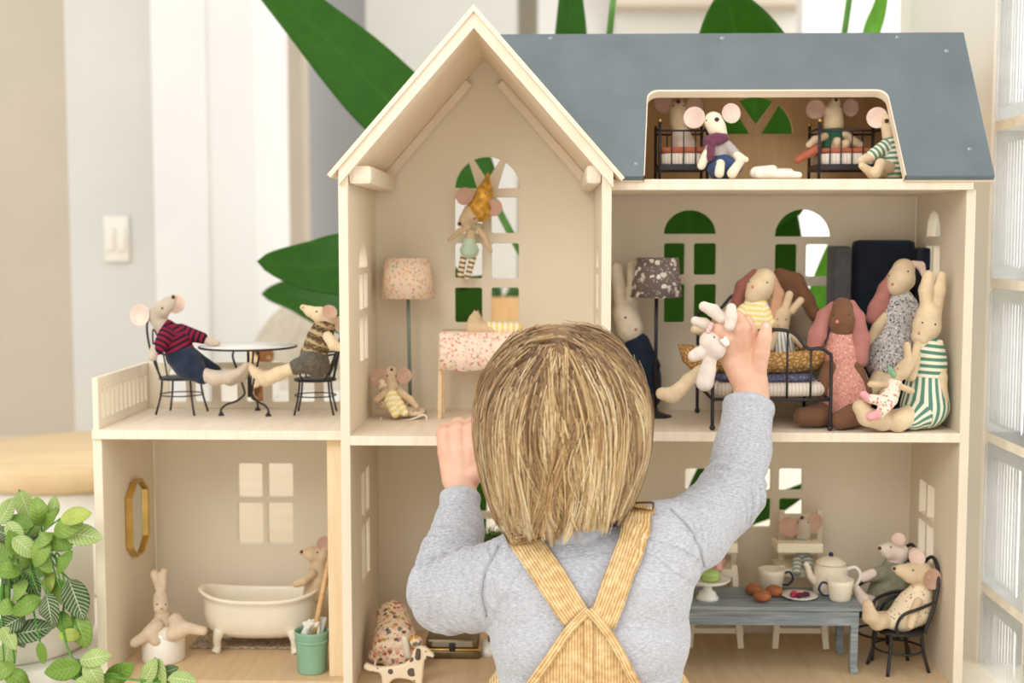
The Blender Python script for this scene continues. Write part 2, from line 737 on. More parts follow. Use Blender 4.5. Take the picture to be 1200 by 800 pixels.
def glass_block():
    """solid block: raised rim and a ribbed face towards the room"""
    hw, hh, d = GW / 2 - .006, GH / 2 - .006, .0375
    iw, ih = hw - .014, hh - .014
    ys = [-hw, -hw + .004, -iw - .003, -iw] + list(np.linspace(-iw + .002, iw - .002, 88)) + [iw, iw + .003, hw - .004, hw]
    zs = [-hh, -hh + .004, -ih - .003, -ih, -ih + .004, 0, ih - .004, ih, ih + .003, hh - .004, hh]
    V, F = [], []
    for z in zs:
        for y in ys:
            if abs(y) >= iw or abs(z) >= ih:
                x = -d - (.0 if (abs(y) > hw - .001 or abs(z) > hh - .001) else .003)
            else:
                x = -d + .001 - .0028 * abs(math.sin(math.pi * (y + iw) / (2 * iw) * 11))
            V.append((x, y, z))
    n = len(ys)
    for k in range(len(zs) - 1):
        for i in range(n - 1):
            F.append((k * n + i, k * n + n + i, k * n + n + i + 1, k * n + i + 1))
    o = len(V)
    V += [(d, -hw, -hh), (d, hw, -hh), (d, hw, hh), (d, -hw, hh)]
    F.append((o, o + 1, o + 2, o + 3))
    top = (len(zs) - 1) * n
    F.append(tuple(range(n)) + (o + 1, o))
    F.append(tuple(range(top + n - 1, top - 1, -1)) + (o + 3, o + 2))
    F.append(tuple(k * n for k in range(len(zs) - 1, -1, -1)) + (o, o + 3))
    F.append(tuple(k * n + n - 1 for k in range(len(zs))) + (o + 2, o + 1))
    return np.array(V), F


GV = mesh_from(*glass_block())
smooth(GV, False)
GV.materials.append(GLASS.m)
for i in range(ncol):
    for j in range(nrow):
        o = bpy.data.objects.new('glass_block', GV)
        COL.objects.link(o)
        o.parent = wr
        o.location = (GX + .0375, gy0 - (i + .5) * GW, gz0 + (j - .5) * GH)

# ------------------------------------------------------------------ the doll's house
YB = .2                 # back boards
YT = -.04               # front of the tall bay
T = .011                # board thickness
XL0, XT0, XT1, XR1 = -.541, -.237, .074, .496
Z1, Z2, ZF = .3335, .629, .03
house = empty('dollhouse', (0, .1, 0), 'large cream wooden doll\'s house with slate-grey roof and open rooms', 'doll house')


def hx(name, VF, mat, label=None, parent=house):
    o = obj(name, VF, mat, parent, sm=False)
    if label:
        o['label'] = label
    return o


def wr_(px0, px1, py0, py1, Y=YB, r=.003):
    a, b = P(px0, py1, Y), P(px1, py0, Y)
    return rrect(a.x, b.x, a.z, b.z, r)


def xz(Y):
    return lambda a, b, t: (a, Y + t, b)


def yz(X):
    return lambda a, b, t: (X + t, a, b)


def xy(Z):
    return lambda a, b, t: (a, b, Z + t)


# --- back boards with their windows
# left wing: bathroom back
hx('back_board', panel([(XL0 + T, 0), (XT0, 0), (XT0, Z1 - T), (XL0 + T, Z1 - T)],
   [wr_(279, 307, 543, 583), wr_(314, 343, 543, 583), wr_(279, 308, 589, 637), wr_(314, 343, 589, 637)], T, xz(YB + T / 2)), PAINT)
# tall bay lower and upper in one gabled board
pk = P(555, 75, YB)
cxw = P(571, 250, YB).x
hw_ = 38 * S(YB)
zc = P(571, 222, YB).z
rr = hw_
fan = []
for a0, a1 in ((3, 56), (66, 114), (124, 177)):
    c0 = (cxw, zc)
    am = math.radians((a0 + a1) / 2)
    pts = [(cxw + rr * math.cos(math.radians(a0 + (a1 - a0) * i / 8)), zc + rr * math.sin(math.radians(a0 + (a1 - a0) * i / 8))) for i in range(9)]
    tip = (cxw + rr * .28 * math.cos(am), zc + rr * .28 * math.sin(am)) if a0 == 66 else (cxw + rr * .36 * math.cos(am), zc + .0015)
    fan.append(pts + [tip])
tallw = fan + [wr_(533, 565, 231, 273), wr_(576, 608, 231, 273), wr_(533, 565, 285, 326), wr_(576, 608, 285, 326),
               wr_(533, 565, 337, 378), wr_(576, 608, 337, 378),
               wr_(552, 594, 556, 600), wr_(602, 640, 556, 600), wr_(552, 594, 608, 650), wr_(602, 640, 608, 650)]
hx('back_board', panel([(XT0, 0), (XT1, 0), (XT1, .64), ((XT0 + XT1) / 2, .815), (XT0, .64)], tallw, T, xz(YB + T / 2)), PAINT)
# right wing: three storeys
def two_by_two(px0, px1, py0, py1, gx=6, gy=10):
    mx, my = (px0 + px1) / 2, (py0 + py1) / 2
    return [wr_(px0, mx - gx / 2, py0, my - gy / 2), wr_(mx + gx / 2, px1, py0, my - gy / 2), wr_(px0, mx - gx / 2, my + gy / 2, py1), wr_(mx + gx / 2, px1, my + gy / 2, py1)]


def arch_px(px0, px1, pyb, pyt, Y=YB):
    a, b = P(px0, pyb, Y), P(px1, pyt, Y)
    return arch(a.x, b.x, a.z, b.z)


rw = [arch_px(778, 840, 274, 246), wr_(778, 803, 285, 322), wr_(813, 840, 285, 322), wr_(778, 803, 333, 378), wr_(813, 840, 333, 378),
      arch_px(908, 975, 277, 245), wr_(908, 935, 286, 324), wr_(944, 975, 286, 324), wr_(908, 935, 335, 372), wr_(944, 975, 335, 372),
      wr_(803, 829, 549, 574), wr_(837, 862, 549, 574), wr_(803, 829, 584, 618), wr_(837, 862, 584, 618),
      wr_(876, 904, 549, 575), wr_(913, 941, 549, 575), wr_(876, 904, 584, 618), wr_(913, 941, 584, 618)]
ac = P(886, 157, YB)
ar = 43 * S(YB)
zb = ac.z
rw3 = []
for a0, a1 in ((0, 52), (62, 118), (128, 180)):
    am = math.radians((a0 + a1) / 2)
    pts = [(ac.x + ar * math.cos(math.radians(a0 + (a1 - a0) * i / 8)), zb + ar * math.sin(math.radians(a0 + (a1 - a0) * i / 8))) for i in range(9)]
    rw3.append(pts + [(ac.x + ar * (.25 if a0 == 62 else .16) * math.cos(am), zb + (ar * .25 if a0 == 62 else 0.0005))])
hx('back_board', panel([(XT1, 0), (XR1 - T, 0), (XR1 - T, Z2), (XT1, Z2)], rw, T, xz(YB + T / 2)), PAINT)
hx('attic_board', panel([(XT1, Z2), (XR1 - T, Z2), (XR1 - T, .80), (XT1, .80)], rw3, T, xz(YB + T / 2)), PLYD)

# --- upright side boards
def side(X, y0, y1, z1, wins, name='side_board'):
    return hx(name, panel([(y0, 0), (y1, 0), (y1, z1), (y0, z1)], wins, T, yz(X)), PAINT)


def wx(X, px0, px1, py0, py1, flip=False):
    """window in a side board, from where its corners show"""
    a, b = onX(px0, (py0 + py1) / 2, X), onX(px1, (py0 + py1) / 2, X)
    y0, y1 = sorted((a.y, b.y))
    m = (a + b) / 2
    z1 = onX((px0 + px1) / 2, py0, X).z
    z0 = onX((px0 + px1) / 2, py1, X).z
    return y0, y1, z0, z1


side(XL0 + T / 2, 0, YB, Z1 - T, [])
# left board of the tall bay
ys = (.052, .078, .085, .112)
def tallside(ya, yb):
    m = (ya + yb) / 2
    return [arch(ya, yb, .525, .555), rrect(ya, m - .003, .474, .518, .002), rrect(m + .003, yb, .474, .518, .002), rrect(ya, m - .003, .41, .464, .002), rrect(m + .003, yb, .41, .464, .002),
            rrect(ya, m - .004, .215, .272, .002), rrect(m + .004, yb, .215, .272, .002), rrect(ya, m - .004, .135, .205, .002), rrect(m + .004, yb, .135, .205, .002)]
side(XT0 + T / 2, YT, YB, .64, tallside(.045, .115))
side(XT1 - T / 2, YT, YB, .64, tallside(.05, .115)[:5])
# right outer board
xw = XR1 - T
rwx = []
a = wx(xw, 1086, 1102, 247, 277)
rwx.append(arch(a[0], a[1], a[2], a[3]))
m = (a[0] + a[1]) / 2
rwx += [rrect(a[0], m - .002, a[2] - .062, a[2] - .011, .0015), rrect(m + .002, a[1], a[2] - .062, a[2] - .011, .0015), rrect(a[0], m - .002, a[2] - .125, a[2] - .07, .0015), rrect(m + .002, a[1], a[2] - .125, a[2] - .07, .0015)]
b = wx(xw, 1077, 1095, 566, 605)
m = (b[0] + b[1]) / 2
for z0, z1 in ((b[2], b[3]), (b[2] - .053, b[2] - .009)):
    rwx += [rrect(b[0], m - .003, z0, z1, .0015), rrect(m + .003, b[1], z0, z1, .0015)]
side(XR1 - T / 2, 0, YB, Z2 - .012, rwx)

# --- floors
hx('floor_board', box(XL0 + .0005, XT0, -.004, YB, Z1 - T, Z1, .0008), PLY)
hx('floor_board', box(XT0 + T, XT1 - T, YT - .002, YB, Z1 - T, Z1, .0008), PLY)
hx('floor_board', box(XT1, XR1 - T, -.003, YB, Z1 - T, Z1, .0008), PLY)
hx('floor_board', box(XT1, XR1 - T + .006, -.006, YB, Z2 - .0125, Z2, .0008), PLY)
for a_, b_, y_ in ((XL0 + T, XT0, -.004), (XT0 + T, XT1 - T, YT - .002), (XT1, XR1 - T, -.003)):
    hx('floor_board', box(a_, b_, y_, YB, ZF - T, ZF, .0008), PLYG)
# pale post at the bathroom's right edge
pa, pb = P(385.5, 640, .02), P(397, 640, .02)
hx('corner_post', box(pa.x, XT0 - .0005, .012, .026, ZF, Z1 - T, .001), PLYV, 'bare pale wood corner post')

# --- balcony railings: boards with cut slots
ra = Z1
sl = []
y = .012
while y < YB - .014:
    sl.append(rrect(y, y + .0105, ra + .012, ra + .047, .003))
    y += .0165
hx('railing', panel([(0, ra), (YB, ra), (YB, ra + .062), (0, ra + .062)], sl, .007, yz(XL0 + .0045)), PAINT)
sl = []
px = 200
while px < 400:
    sl.append(wr_(px, px + 19, 432, 470, YB, .003))
    px += 30
hx('railing', panel([(XL0 + .008, ra), (XT0, ra), (XT0, ra + .062), (XL0 + .008, ra + .062)], sl, .007, xz(YB - .0035)), PAINT)

# --- gable roof over the tall bay
pk = Vector(((XT0 + XT1) / 2, 0, .8205))
eL, eR = Vector((-.2475, 0, .6325)), Vector((.088, 0, .6285))
for e in (eL, eR):
    d = (e - pk)
    nrm = Vector((d.z, 0, -d.x)).normalized()
    if nrm.z < 0: nrm = -nrm
    y0, y1 = YT - .012, YB + .02
    a, b = pk.copy(), e.copy()
    t = .005
    V = [(a.x, y0, a.z), (b.x, y0, b.z), (b.x, y1, b.z), (a.x, y1, a.z)]
    zt = t / abs(nrm.z)
    V2 = [(a.x, y0, a.z - zt), (b.x - nrm.x * t, y0, b.z - nrm.z * t), (b.x - nrm.x * t, y1, b.z - nrm.z * t), (a.x, y1, a.z - zt)]
    F = [(0, 1, 2, 3), (7, 6, 5, 4), (0, 4, 5, 1), (1, 5, 6, 2), (2, 6, 7, 3), (3, 7, 4, 0)]
    hx('gable_roof_board', (np.array(V + V2), F), PLYB)
    # inner lining board, set a little back
    s = 1 if e is eR else -1
    ib = a + d * .925
    off = t + .0115
    V = [(a.x, y0 + .004, a.z - zt - .0002), (ib.x, y0 + .004, ib.z - zt - .0002), (ib.x, YB, ib.z - zt - .0002), (a.x, YB, a.z - zt - .0002)]
    o2 = off / abs(nrm.z)
    V2 = [(v[0], v[1], v[2] - o2 + zt) for v in V]
    hx('roof_lining', (np.array(V + V2), F), PLYB)
    # batten where lining meets the back board
    p0 = Vector((a.x + d.x * .12, YB - .006, a.z + d.z * .12 - o2 - .009))
    p1 = Vector((a.x + d.x * .84, YB - .006, a.z + d.z * .84 - o2 - .009))
    hx('batten', beam(p0, p1, .011, .007, .001, (0, 1, 0)), PLYB)
    # chunky beam at the eaves
    cx = (XT0 + T + .0135) if s < 0 else (XT1 - T - .009)
    wdt = .0135 if s < 0 else .009
    hx('eaves_beam', box(cx - wdt, cx + wdt, YT + .004, YB - .002, .622, .644, .006), PAINT)

# --- slate roof of the right wing: sloped board with a dormer opening
b0 = Vector((0, -.014, Z2 + .0005))
t0 = Vector((0, .118, .8115))
up = (t0 - b0)
LH = up.length
upn = up / LH
nr = Vector((0, -upn.z, upn.y))


def roofmap(a, b, t):
    p = b0 + upn * b + nr * t
    return (a, p.y, p.z)


def onroof(px, py):
    d = ray(px, py)
    k = (b0 - CAM_POS).dot(nr) / d.dot(nr)
    p = CAM_POS + d * k
    return p.x, (p - b0).dot(upn)


ol = onroof(757, 106)[0]
orx = onroof(1039, 106)[0]
otop = onroof(900, 108)[1]
obl = onroof(754, 207)[0]
obr = onroof(1061, 207)[0]
obot = .0075
rc = .014
hole = [(obl, -.002), (ol, otop - rc)]
hole += [(ol + rc - rc * math.cos(math.radians(i * 18)), otop - rc + rc * math.sin(math.radians(i * 18))) for i in range(1, 6)]
hole += [(orx - rc + rc * math.sin(math.radians(i * 18)), otop - rc + rc * math.cos(math.radians(i * 18))) for i in range(0, 6)]
hole += [(obr, -.002)]
def gx_(b):
    z = roofmap(0, b, 0)[2]
    return -.0815 + (z - .8205) / (.6285 - .8205) * .1695 - .004


outline = [(gx_(0), 0)] + [(obl, 0)] + [(x, max(z, 0)) for x, z in hole[1:-1]] + [(obr, 0), (.511, 0), (.513, LH), (gx_(LH), LH)]
hx('roof_panel', panel(outline, [], .008, roofmap, .0005), SLATE, 'slate-grey sloping roof panel with dormer opening')
hx('roof_lining', panel(outline[1:] if False else [(x if x > XT1 + .012 else XT1 + .012, z) for x, z in outline], [], .003, lambda a, b, t: roofmap(a, b, t - .0058), .0003), PLYB)  # lining added in pale wood to bounce light into the attic
# pale rim lining the opening
rim = [roofmap(x, z, 0.0) for x, z in ([(obl, .001)] + hole[1:-1] + [(obr, .001)])]
V, F = [], []
for i, (x, z) in enumerate([(obl, .0005)] + hole[1:-1] + [(obr, .0005)]):
    cxm = (obl + obr) / 2
    ins = .0024
    x2 = x + (.0011 if x < cxm else -.0011)
    z2 = z - (ins if 0.02 < z else 0)
    for (xx, zz, tt) in ((x, z, .0046), (x2, z2, .0046), (x2, z2, -.0065), (x, z, -.0065)):
        V.append(roofmap(xx, zz, tt))
m_ = len(V) // 4
for i in range(m_ - 1):
    for k in range(4):
        F.append((i * 4 + k, i * 4 + (k + 1) % 4, (i + 1) * 4 + (k + 1) % 4, (i + 1) * 4 + k))
hx('opening_rim', (np.array(V), F), PLYB, 'pale bare wood rim of dormer opening')
hx('roof_top', box(-.06, .513, .116, YB + T, .803, .8112, .0008), SLATE)
hx('roof_lining', box(XT1 + .01, .48, .112, YB, .7995, .8025), PLYB)  # added as well, for bounce light under the roof top
# attic end walls
for X in (XT1 + .004, XR1 - T / 2):
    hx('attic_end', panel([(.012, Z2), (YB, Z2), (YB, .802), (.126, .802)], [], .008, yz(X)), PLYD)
SCREW = plain('screw_head', (150, 158, 160), .35, .05, metal=.6)
for px, py in ((645, 48), (846, 48), (1051, 47), (1108, 63), (1135, 178), (745, 195)):
    a, b = onroof(px, py)
    c = roofmap(a, b, .004)
    hx('screw', ball(c, .003, 10, 6, (1, .5, 1)), SCREW)
# ------------------------------------------------------------------ furniture
def at(px, py, Y):
    return P(px, py, Y)


def sp(pts, n=5):
    return spline([P(*p) for p in pts], n)


def cafe_chair(loc, rz, label, group, s=1.0, th=1.0):
    """bent metal cafe chair facing +x before turning"""
    c = empty('cafe_chair', loc, label, 'chair', group, rz)
    h, r = .047 * s, .0285 * s
    obj('seat', lathe([(0.001, h - .003), (r * .97, h - .003), (r, h - .0015), (r * .97, h), (0.001, h)], n=24), BLACK, c, local=True)
    for a in (40, 140, 220, 320):
        ca, sa = math.cos(math.radians(a)), math.sin(math.radians(a))
        obj('leg', tube(spline([(ca * r * .86, sa * r * .86, h - .002), (ca * r * .95, sa * r * .95, h * .5), (ca * r * 1.18, sa * r * 1.18, 0)], 4), .0014 * s * th, 8), BLACK, c, local=True)
    zr = h * .52
    obj('stretcher_ring', tube([(math.cos(t) * r * .95, math.sin(t) * r * .95, zr) for t in np.linspace(0, 2 * math.pi, 24, endpoint=False)], .0009 * s * th, 6, True), BLACK, c, local=True)
    bk = [(-r * .55, r * .92, h), (-r * 1.0, r * .88, h + .032 * s), (-r * 1.3, r * .62, h + .062 * s), (-r * 1.42, 0, h + .078 * s), (-r * 1.3, -r * .62, h + .062 * s), (-r * 1.0, -r * .88, h + .032 * s), (-r * .55, -r * .92, h)]
    obj('back_hoop', tube(spline(bk, 6), .0015 * s * th, 8), BLACK, c, local=True)
    ib = [(-r * .85, r * .38, h), (-r * 1.1, r * .42, h + .035 * s), (-r * 1.28, 0, h + .06 * s), (-r * 1.1, -r * .42, h + .035 * s), (-r * .85, -r * .38, h)]
    obj('inner_hoop', tube(spline(ib, 6), .0011 * s * th, 6), BLACK, c, local=True)
    for sg in (1, -1):
        ar = [(-r * 1.05, sg * r * .85, h + .034 * s), (-r * .3, sg * r * 1.12, h + .031 * s), (r * .45, sg * r * 1.05, h + .024 * s), (r * .62, sg * r * .86, h + .010 * s), (r * .5, sg * r * .8, h)]
        obj('armrest', tube(spline(ar, 6), .0013 * s * th, 8), BLACK, c, local=True)
    return c


# --- balcony
fz = Z1
q = onZ(213, 484, fz)
cafe_chair((q.x, q.y + .002, fz), math.radians(-8), 'black bent-metal cafe chair under the red-striped mouse', 'black cafe chairs on the balcony', 1.02)
q = onZ(370, 484, fz)
cafe_chair((q.x, q.y, fz), math.radians(184), 'black bent-metal cafe chair under the patterned-vest mouse', 'black cafe chairs on the balcony', .98)
# round table
q = onZ(292, 485, fz)
tb = empty('cafe_table', (q.x, q.y, fz), 'round black wire balcony table with curled legs and pale top', 'table')
TOPM = plain('pale_metal_top', (232, 226, 216), .3, .02, 20, spec=.5)
tr, th = .062, .088
top = obj('table_top', lathe([(.001, th - .001), (tr - .0015, th - .001), (tr - .001, th + .0015), (.001, th + .0015)], n=40), TOPM, tb, local=True)
obj('rim', tube([(math.cos(t) * tr, math.sin(t) * tr, th) for t in np.linspace(0, 2 * math.pi, 40, endpoint=False)], .0014, 6, True), BLACK, top, local=True)
obj('centre_rod', tube([(0, 0, .022), (0, 0, th)], .0018, 8), BLACK, tb, local=True)
for a in (205, 325, 85):
    ca, sa = math.cos(math.radians(a)), math.sin(math.radians(a))
    pr = [(.016, th - .001), (.02, th * .86), (.013, th * .62), (.007, th * .4), (.006, .026), (.016, .018), (.029, .014), (.036, .008), (.036, .003)]
    lg = obj('leg', tube(spline([(ca * x, sa * x, z) for x, z in pr], 5), .0014, 8), BLACK, tb, local=True)
    obj('foot', lathe([(.001, 0), (.004, 0), (.0035, .002), (.0015, .005), (.001, .005)], (ca * .036, sa * .036, 0), 10), BLACK, lg, local=True)

# --- bathroom
Yt = .125
q = P(305, 700, Yt)
tub = empty('bath_tub', (q.x, Yt, ZF), 'cream claw-foot bath tub with raised rim in the bathroom', 'bath tub')
tl, tw_ = .079, .038


def tubring(k, z0, sag, inner=0.0, n=40):
    out = []
    for i in range(n):
        a = 2 * math.pi * i / n
        ca, sa = math.cos(a), math.sin(a)
        ex = .8
        x = math.copysign(abs(ca) ** ex, ca) * (tl * k - inner)
        y = math.copysign(abs(sa) ** ex, sa) * (tw_ * k - inner)
        z = z0 + sag * (abs(x) / tl) ** 3
        out.append((x, y, z))
    return out


rings = [tubring(.35, .019, 0), tubring(.7, .0195, 0), tubring(.86, .027, .002), tubring(.92, .042, .004), tubring(.93, .058, .008), tubring(.955, .0645, .01), tubring(1.0, .066, .0105), tubring(1.01, .0685, .0105), tubring(.99, .0705, .0105), tubring(.94, .0705, .0105), tubring(.90, .068, .0105), tubring(.89, .055, .008), tubring(.86, .038, .003), tubring(.7, .027, 0), tubring(.3, .024, 0)]
V = [v for r_ in rings for v in r_]
n_ = 40
F = []
for i in range(len(rings) - 1):
    for k in range(n_):
        F.append((i * n_ + k, i * n_ + (k + 1) % n_, (i + 1) * n_ + (k + 1) % n_, (i + 1) * n_ + k))
F.append(tuple(range(n_ - 1, -1, -1)))
F.append(tuple((len(rings) - 1) * n_ + k for k in range(n_)))
obj('basin', (np.array(V), F), CREAMW, tub, local=True)
for sx in (-1, 1):
    for sy in (-1, 1):
        x, y = sx * tl * .62, sy * tw_ * .72
        obj('claw_foot', tube(spline([(x * .95, y * .95, .03), (x * 1.02, y * 1.05, .018), (x * 1.02, y * 1.02, .007), (x * 1.07, y * 1.1, .001)], 4), [.008, .0075, .007, .006, .0056, .0052, .0048, .0046, .005, .0055, .0062, .0062, .0055], 10), CREAMW, tub, local=True)
# woven rug
RUG = floral('woven_rug', (176, 158, 134), [(150, 128, 104), (196, 180, 156), (120, 100, 80)], 300, .5)
a, b = onZ(222, 760, ZF), onZ(352, 740, ZF)
nx, ny = 40, 14
V, F = [], []
for s_ in (1, 0):
    for j in range(ny + 1):
        for i in range(nx + 1):
            x = a.x + (b.x + .02 - a.x) * i / nx
            y = a.y + (.192 - a.y) * j / ny
            V.append((x, y, ZF + (.0006 if not s_ else .0024 + .0012 * math.sin(i * 1.1 + j) * math.cos(j * 1.3))))
m = (nx + 1) * (ny + 1)
for j in range(ny):
    for i in range(nx):
        k = j * (nx + 1) + i
        F.append((k, k + 1, k + nx + 2, k + nx + 1))
        F.append((m + k + nx + 1, m + k + nx + 2, m + k + 1, m + k))
for i in range(nx):
    F.append((i + 1, i, m + i, m + i + 1))
    k = ny * (nx + 1) + i
    F.append((k, k + 1, m + k + 1, m + k))
tag(obj('bath_rug', (V, F), RUG, loc=(a.x, a.y, ZF)), 'grey-brown woven rug under the cream bath tub', 'rug')
# white round pot that holds the rabbit
q = onZ(192, 772, ZF)
pot = obj('round_pot', lathe([(.001, 0), (.0255, 0), (.0268, .002), (.0268, .036), (.0255, .038), (.024, .036), (.0235, .004), (.001, .003)], (0, 0, 0), 32), WHITEC, local=True, loc=(q.x, q.y, ZF))
V = pot.data
for v in V.vertices:
    if v.co.z > .02:
        v.co.z += -.012 * (v.co.x * -.6 + v.co.y * -.2) / .027 - .003 * math.cos(2 * math.atan2(v.co.y, v.co.x))
tag(pot, 'white round pot holding the small bathroom rabbit', 'pot')
# gold mirror on the left board
mir = empty('wall_mirror', onX(160, 606, XL0 + T), 'gold-framed octagonal mirror on the bathroom\'s left wall', 'mirror')
GOLD = plain('brass', (214, 178, 104), .3, .06, 40, metal=.9)
yA, yB_ = onX(150, 606, XL0 + T + .004).y, onX(171, 606, XL0 + T + .004).y
zA, zB = onX(160, 651, XL0 + T + .004).z, onX(160, 562, XL0 + T + .004).z
cy = (yB_ - yA) * .32
cz = (zB - zA) * .17
oc = [(yA + cy, zA), (yB_ - cy, zA), (yB_, zA + cz), (yB_, zB - cz), (yB_ - cy, zB), (yA + cy, zB), (yA, zB - cz), (yA, zA + cz)]
cyc, czc = (yA + yB_) / 2, (zA + zB) / 2
inn = [(cyc + (y - cyc) * .87, czc + (z - czc) * .95) for y, z in oc]
obj('frame', panel(oc, [inn], .009, yz(XL0 + T + .0048), .001), GOLD, mir, sm=False)
MIRR = plain('mirror_glass', (222, 224, 224), .04, .0, metal=1.0)
obj('mirror_glass', panel(inn, [], .003, yz(XL0 + T + .003), .0002), MIRR, mir, sm=False)
# green bucket
q = onZ(366, 786, ZF)
bk = empty('bucket', (q.x, q.y, ZF), 'small mint green metal bucket by the bathroom post', 'bucket')
MINT = plain('mint_enamel', (138, 178, 150), .45, .04, 30)
obj('pail', lathe([(.001, 0), (.0172, 0), (.0176, .002), (.0205, .047), (.0216, .050), (.0216, .052), (.0200, .052), (.0196, .049), (.0165, .004), (.001, .004)], n=28), MINT, bk, local=True)
obj('band', lathe([(.0202, .038), (.0212, .0385), (.0213, .041), (.0204, .0415)], n=28, cap=False), MINT, bk, local=True)
MOP = cloth('white_mop_yarn', (226, 222, 208))
V = []
mopc = []
for i in range(26):
    a = random.uniform(0, 6.28)
    r = random.uniform(0, .012)
    x, y = math.cos(a) * r, math.sin(a) * r
    mopc.append(((x, y, .047), (x + random.uniform(-.008, .008), y + random.uniform(-.008, .008), .058 + random.uniform(0, .006)), .0032, .0026))
mp = empty('mop', (q.x, q.y, ZF + .006), 'wooden stick mop with white yarn head in the green bucket', 'mop')
V, F = sdf_mesh(mopc, .0011, .001)
obj('yarn_head', (V - np.array([0, 0, .006]), F), MOP, mp, local=True)
STICK = wood('stick_wood', (206, 162, 108), (222, 184, 132), (1, 1, 6), 30)
pa_, pb_ = P(368, 744, q.y - .004), P(387, 650, q.y + .012)
obj('stick', tube([pa_, pb_], [.0035, .0032], 10), STICK, mp)


# --- floor lamps
def floor_lamp(pole, top, shade, Y, mats, label, nm='floor_lamp'):
    """pole px, pole top/bottom py; shade (xl_top, xr_top, y_top, xl_bot, xr_bot, y_bot)"""
    px, yb = pole
    s = S(Y)
    base = P(px, yb, Y)
    base.z = Z1
    L = empty(nm, base, label, 'lamp')
    xt0, xt1, yt, xb0, xb1, yb2 = shade
    ct, cb = P((xt0 + xt1) / 2, yt + 2, Y), P((xb0 + xb1) / 2, yb2 - 3, Y)
    rt, rb = (xt1 - xt0) / 2 * s, (xb1 - xb0) / 2 * s
    n = 36
    V, F = [], []
    for c, r, t in ((cb, rb, 0), (ct, rt, 0), (ct, rt - .0008, 0), (cb, rb - .0008, 0)):
        for k in range(n):
            a = 2 * math.pi * k / n
            V.append((c.x + r * math.cos(a), c.y + r * math.sin(a), c.z))
    for i in range(4):
        j = (i + 1) % 4
        for k in range(n):
            l = (k + 1) % n
            F.append((i * n + k, i * n + l, j * n + l, j * n + k))
    obj('lamp_shade', (np.array(V), F), mats[0], L)
    pt = (ct + cb) / 2
    obj('pole', tube([Vector((base.x, base.y, Z1 + .002)), Vector((pt.x, pt.y, pt.z + .01))], .0024, 10), mats[1], L)
    for k in range(3):
        a = 2.1 * k + .4
        obj('shade_arm', tube([Vector((pt.x, pt.y, pt.z + .01)), Vector((ct.x + (rt - .001) * math.cos(a), ct.y + (rt - .001) * math.sin(a), ct.z - .002))], .0007, 6), mats[1], L)
    obj('lamp_base', lathe([(.001, 0), (.021, 0), (.021, .0016), (.012, .004), (.004, .007), (.003, .012), (.001, .012)], tuple(base), 28), mats[1], L)
    return L


FLOR1 = floral('ditsy_floral', (240, 214, 188), [(228, 168, 140), (232, 190, 132), (212, 186, 160), (236, 184, 164), (190, 188, 156)], 190, .36)
SAGE = plain('sage_metal', (124, 142, 134), .45)
floor_lamp((481, 474), 352, (451, 503, 300, 447, 510, 352), .155, (FLOR1, SAGE), 'floor lamp with pink floral shade and sage green pole')
FLOR2 = floral('grey_blossom', (122, 108, 100), [(226, 214, 204), (240, 232, 222), (122, 108, 100), (214, 200, 192)], 120, .40)
floor_lamp((768, 472), 351, (746, 795, 300, 738, 799, 351), .13, (FLOR2, BLACK), 'floor lamp with grey-brown blossom shade and black pole')

# --- cloth covered table in the tall room
Yc = .13
q = P(560, 485, Yc)
WOODL = wood('doll_table_wood', (222, 190, 148), (234, 206, 166), (1, 1, 6), 30)
ct_ = empty('doll_table', (q.x, Yc, Z1), 'small wooden table under a pink floral cloth behind the child\'s head', 'table')
x0, x1 = P(517, 400, Yc - .03).x, P(610, 400, Yc - .03).x
zt = P(560, 389, Yc).z
for x in (x0 - .0006, x1):
    for y in (Yc - .028, Yc + .028):
        obj('leg', beam((x + (-.002 if x == x0 - .0006 else .002), y, Z1), (x, y, zt - .001), .005, .005, .0008, (0, 1, 0)), WOODL, ct_, sm=False)
obj('table_top', box(x0, x1, Yc - .032, Yc + .032, zt - .004, zt, .001), WOODL, ct_, sm=False)
n = 30
V, F = [], []
zl = P(560, 434, Yc - .034).z
for (yy, zz) in ((Yc + .034, zl), (Yc + .034, zt + .001), (Yc - .034, zt + .001), (Yc - .0345, (zt + zl) / 2), (Yc - .036, zl)):
    for i in range(n + 1):
        x = x0 - .0015 + (x1 - x0 + .003) * i / n
        dy = (.0012 * math.sin(i * 1.3)) if zz < zt else 0
        V.append((x, yy + dy, zz + (.001 * math.sin(i * .5) if zz == zl else 0)))
for j in range(4):
    for i in range(n):
        k = j * (n + 1) + i
        F.append((k, k + 1, k + n + 2, k + n + 1))
cl = obj('tablecloth', (np.array(V), F), floral('rose_floral', (244, 222, 200), [(226, 140, 120), (238, 176, 150), (190, 180, 160), (230, 196, 150)], 210, .36), loc=(q.x, Yc, zt), sm=True)
md = cl.modifiers.new('thickness', 'SOLIDIFY')
md.thickness = .0008
md.offset = 1
tag(cl, 'pink floral cloth hanging over the small table', 'tablecloth')

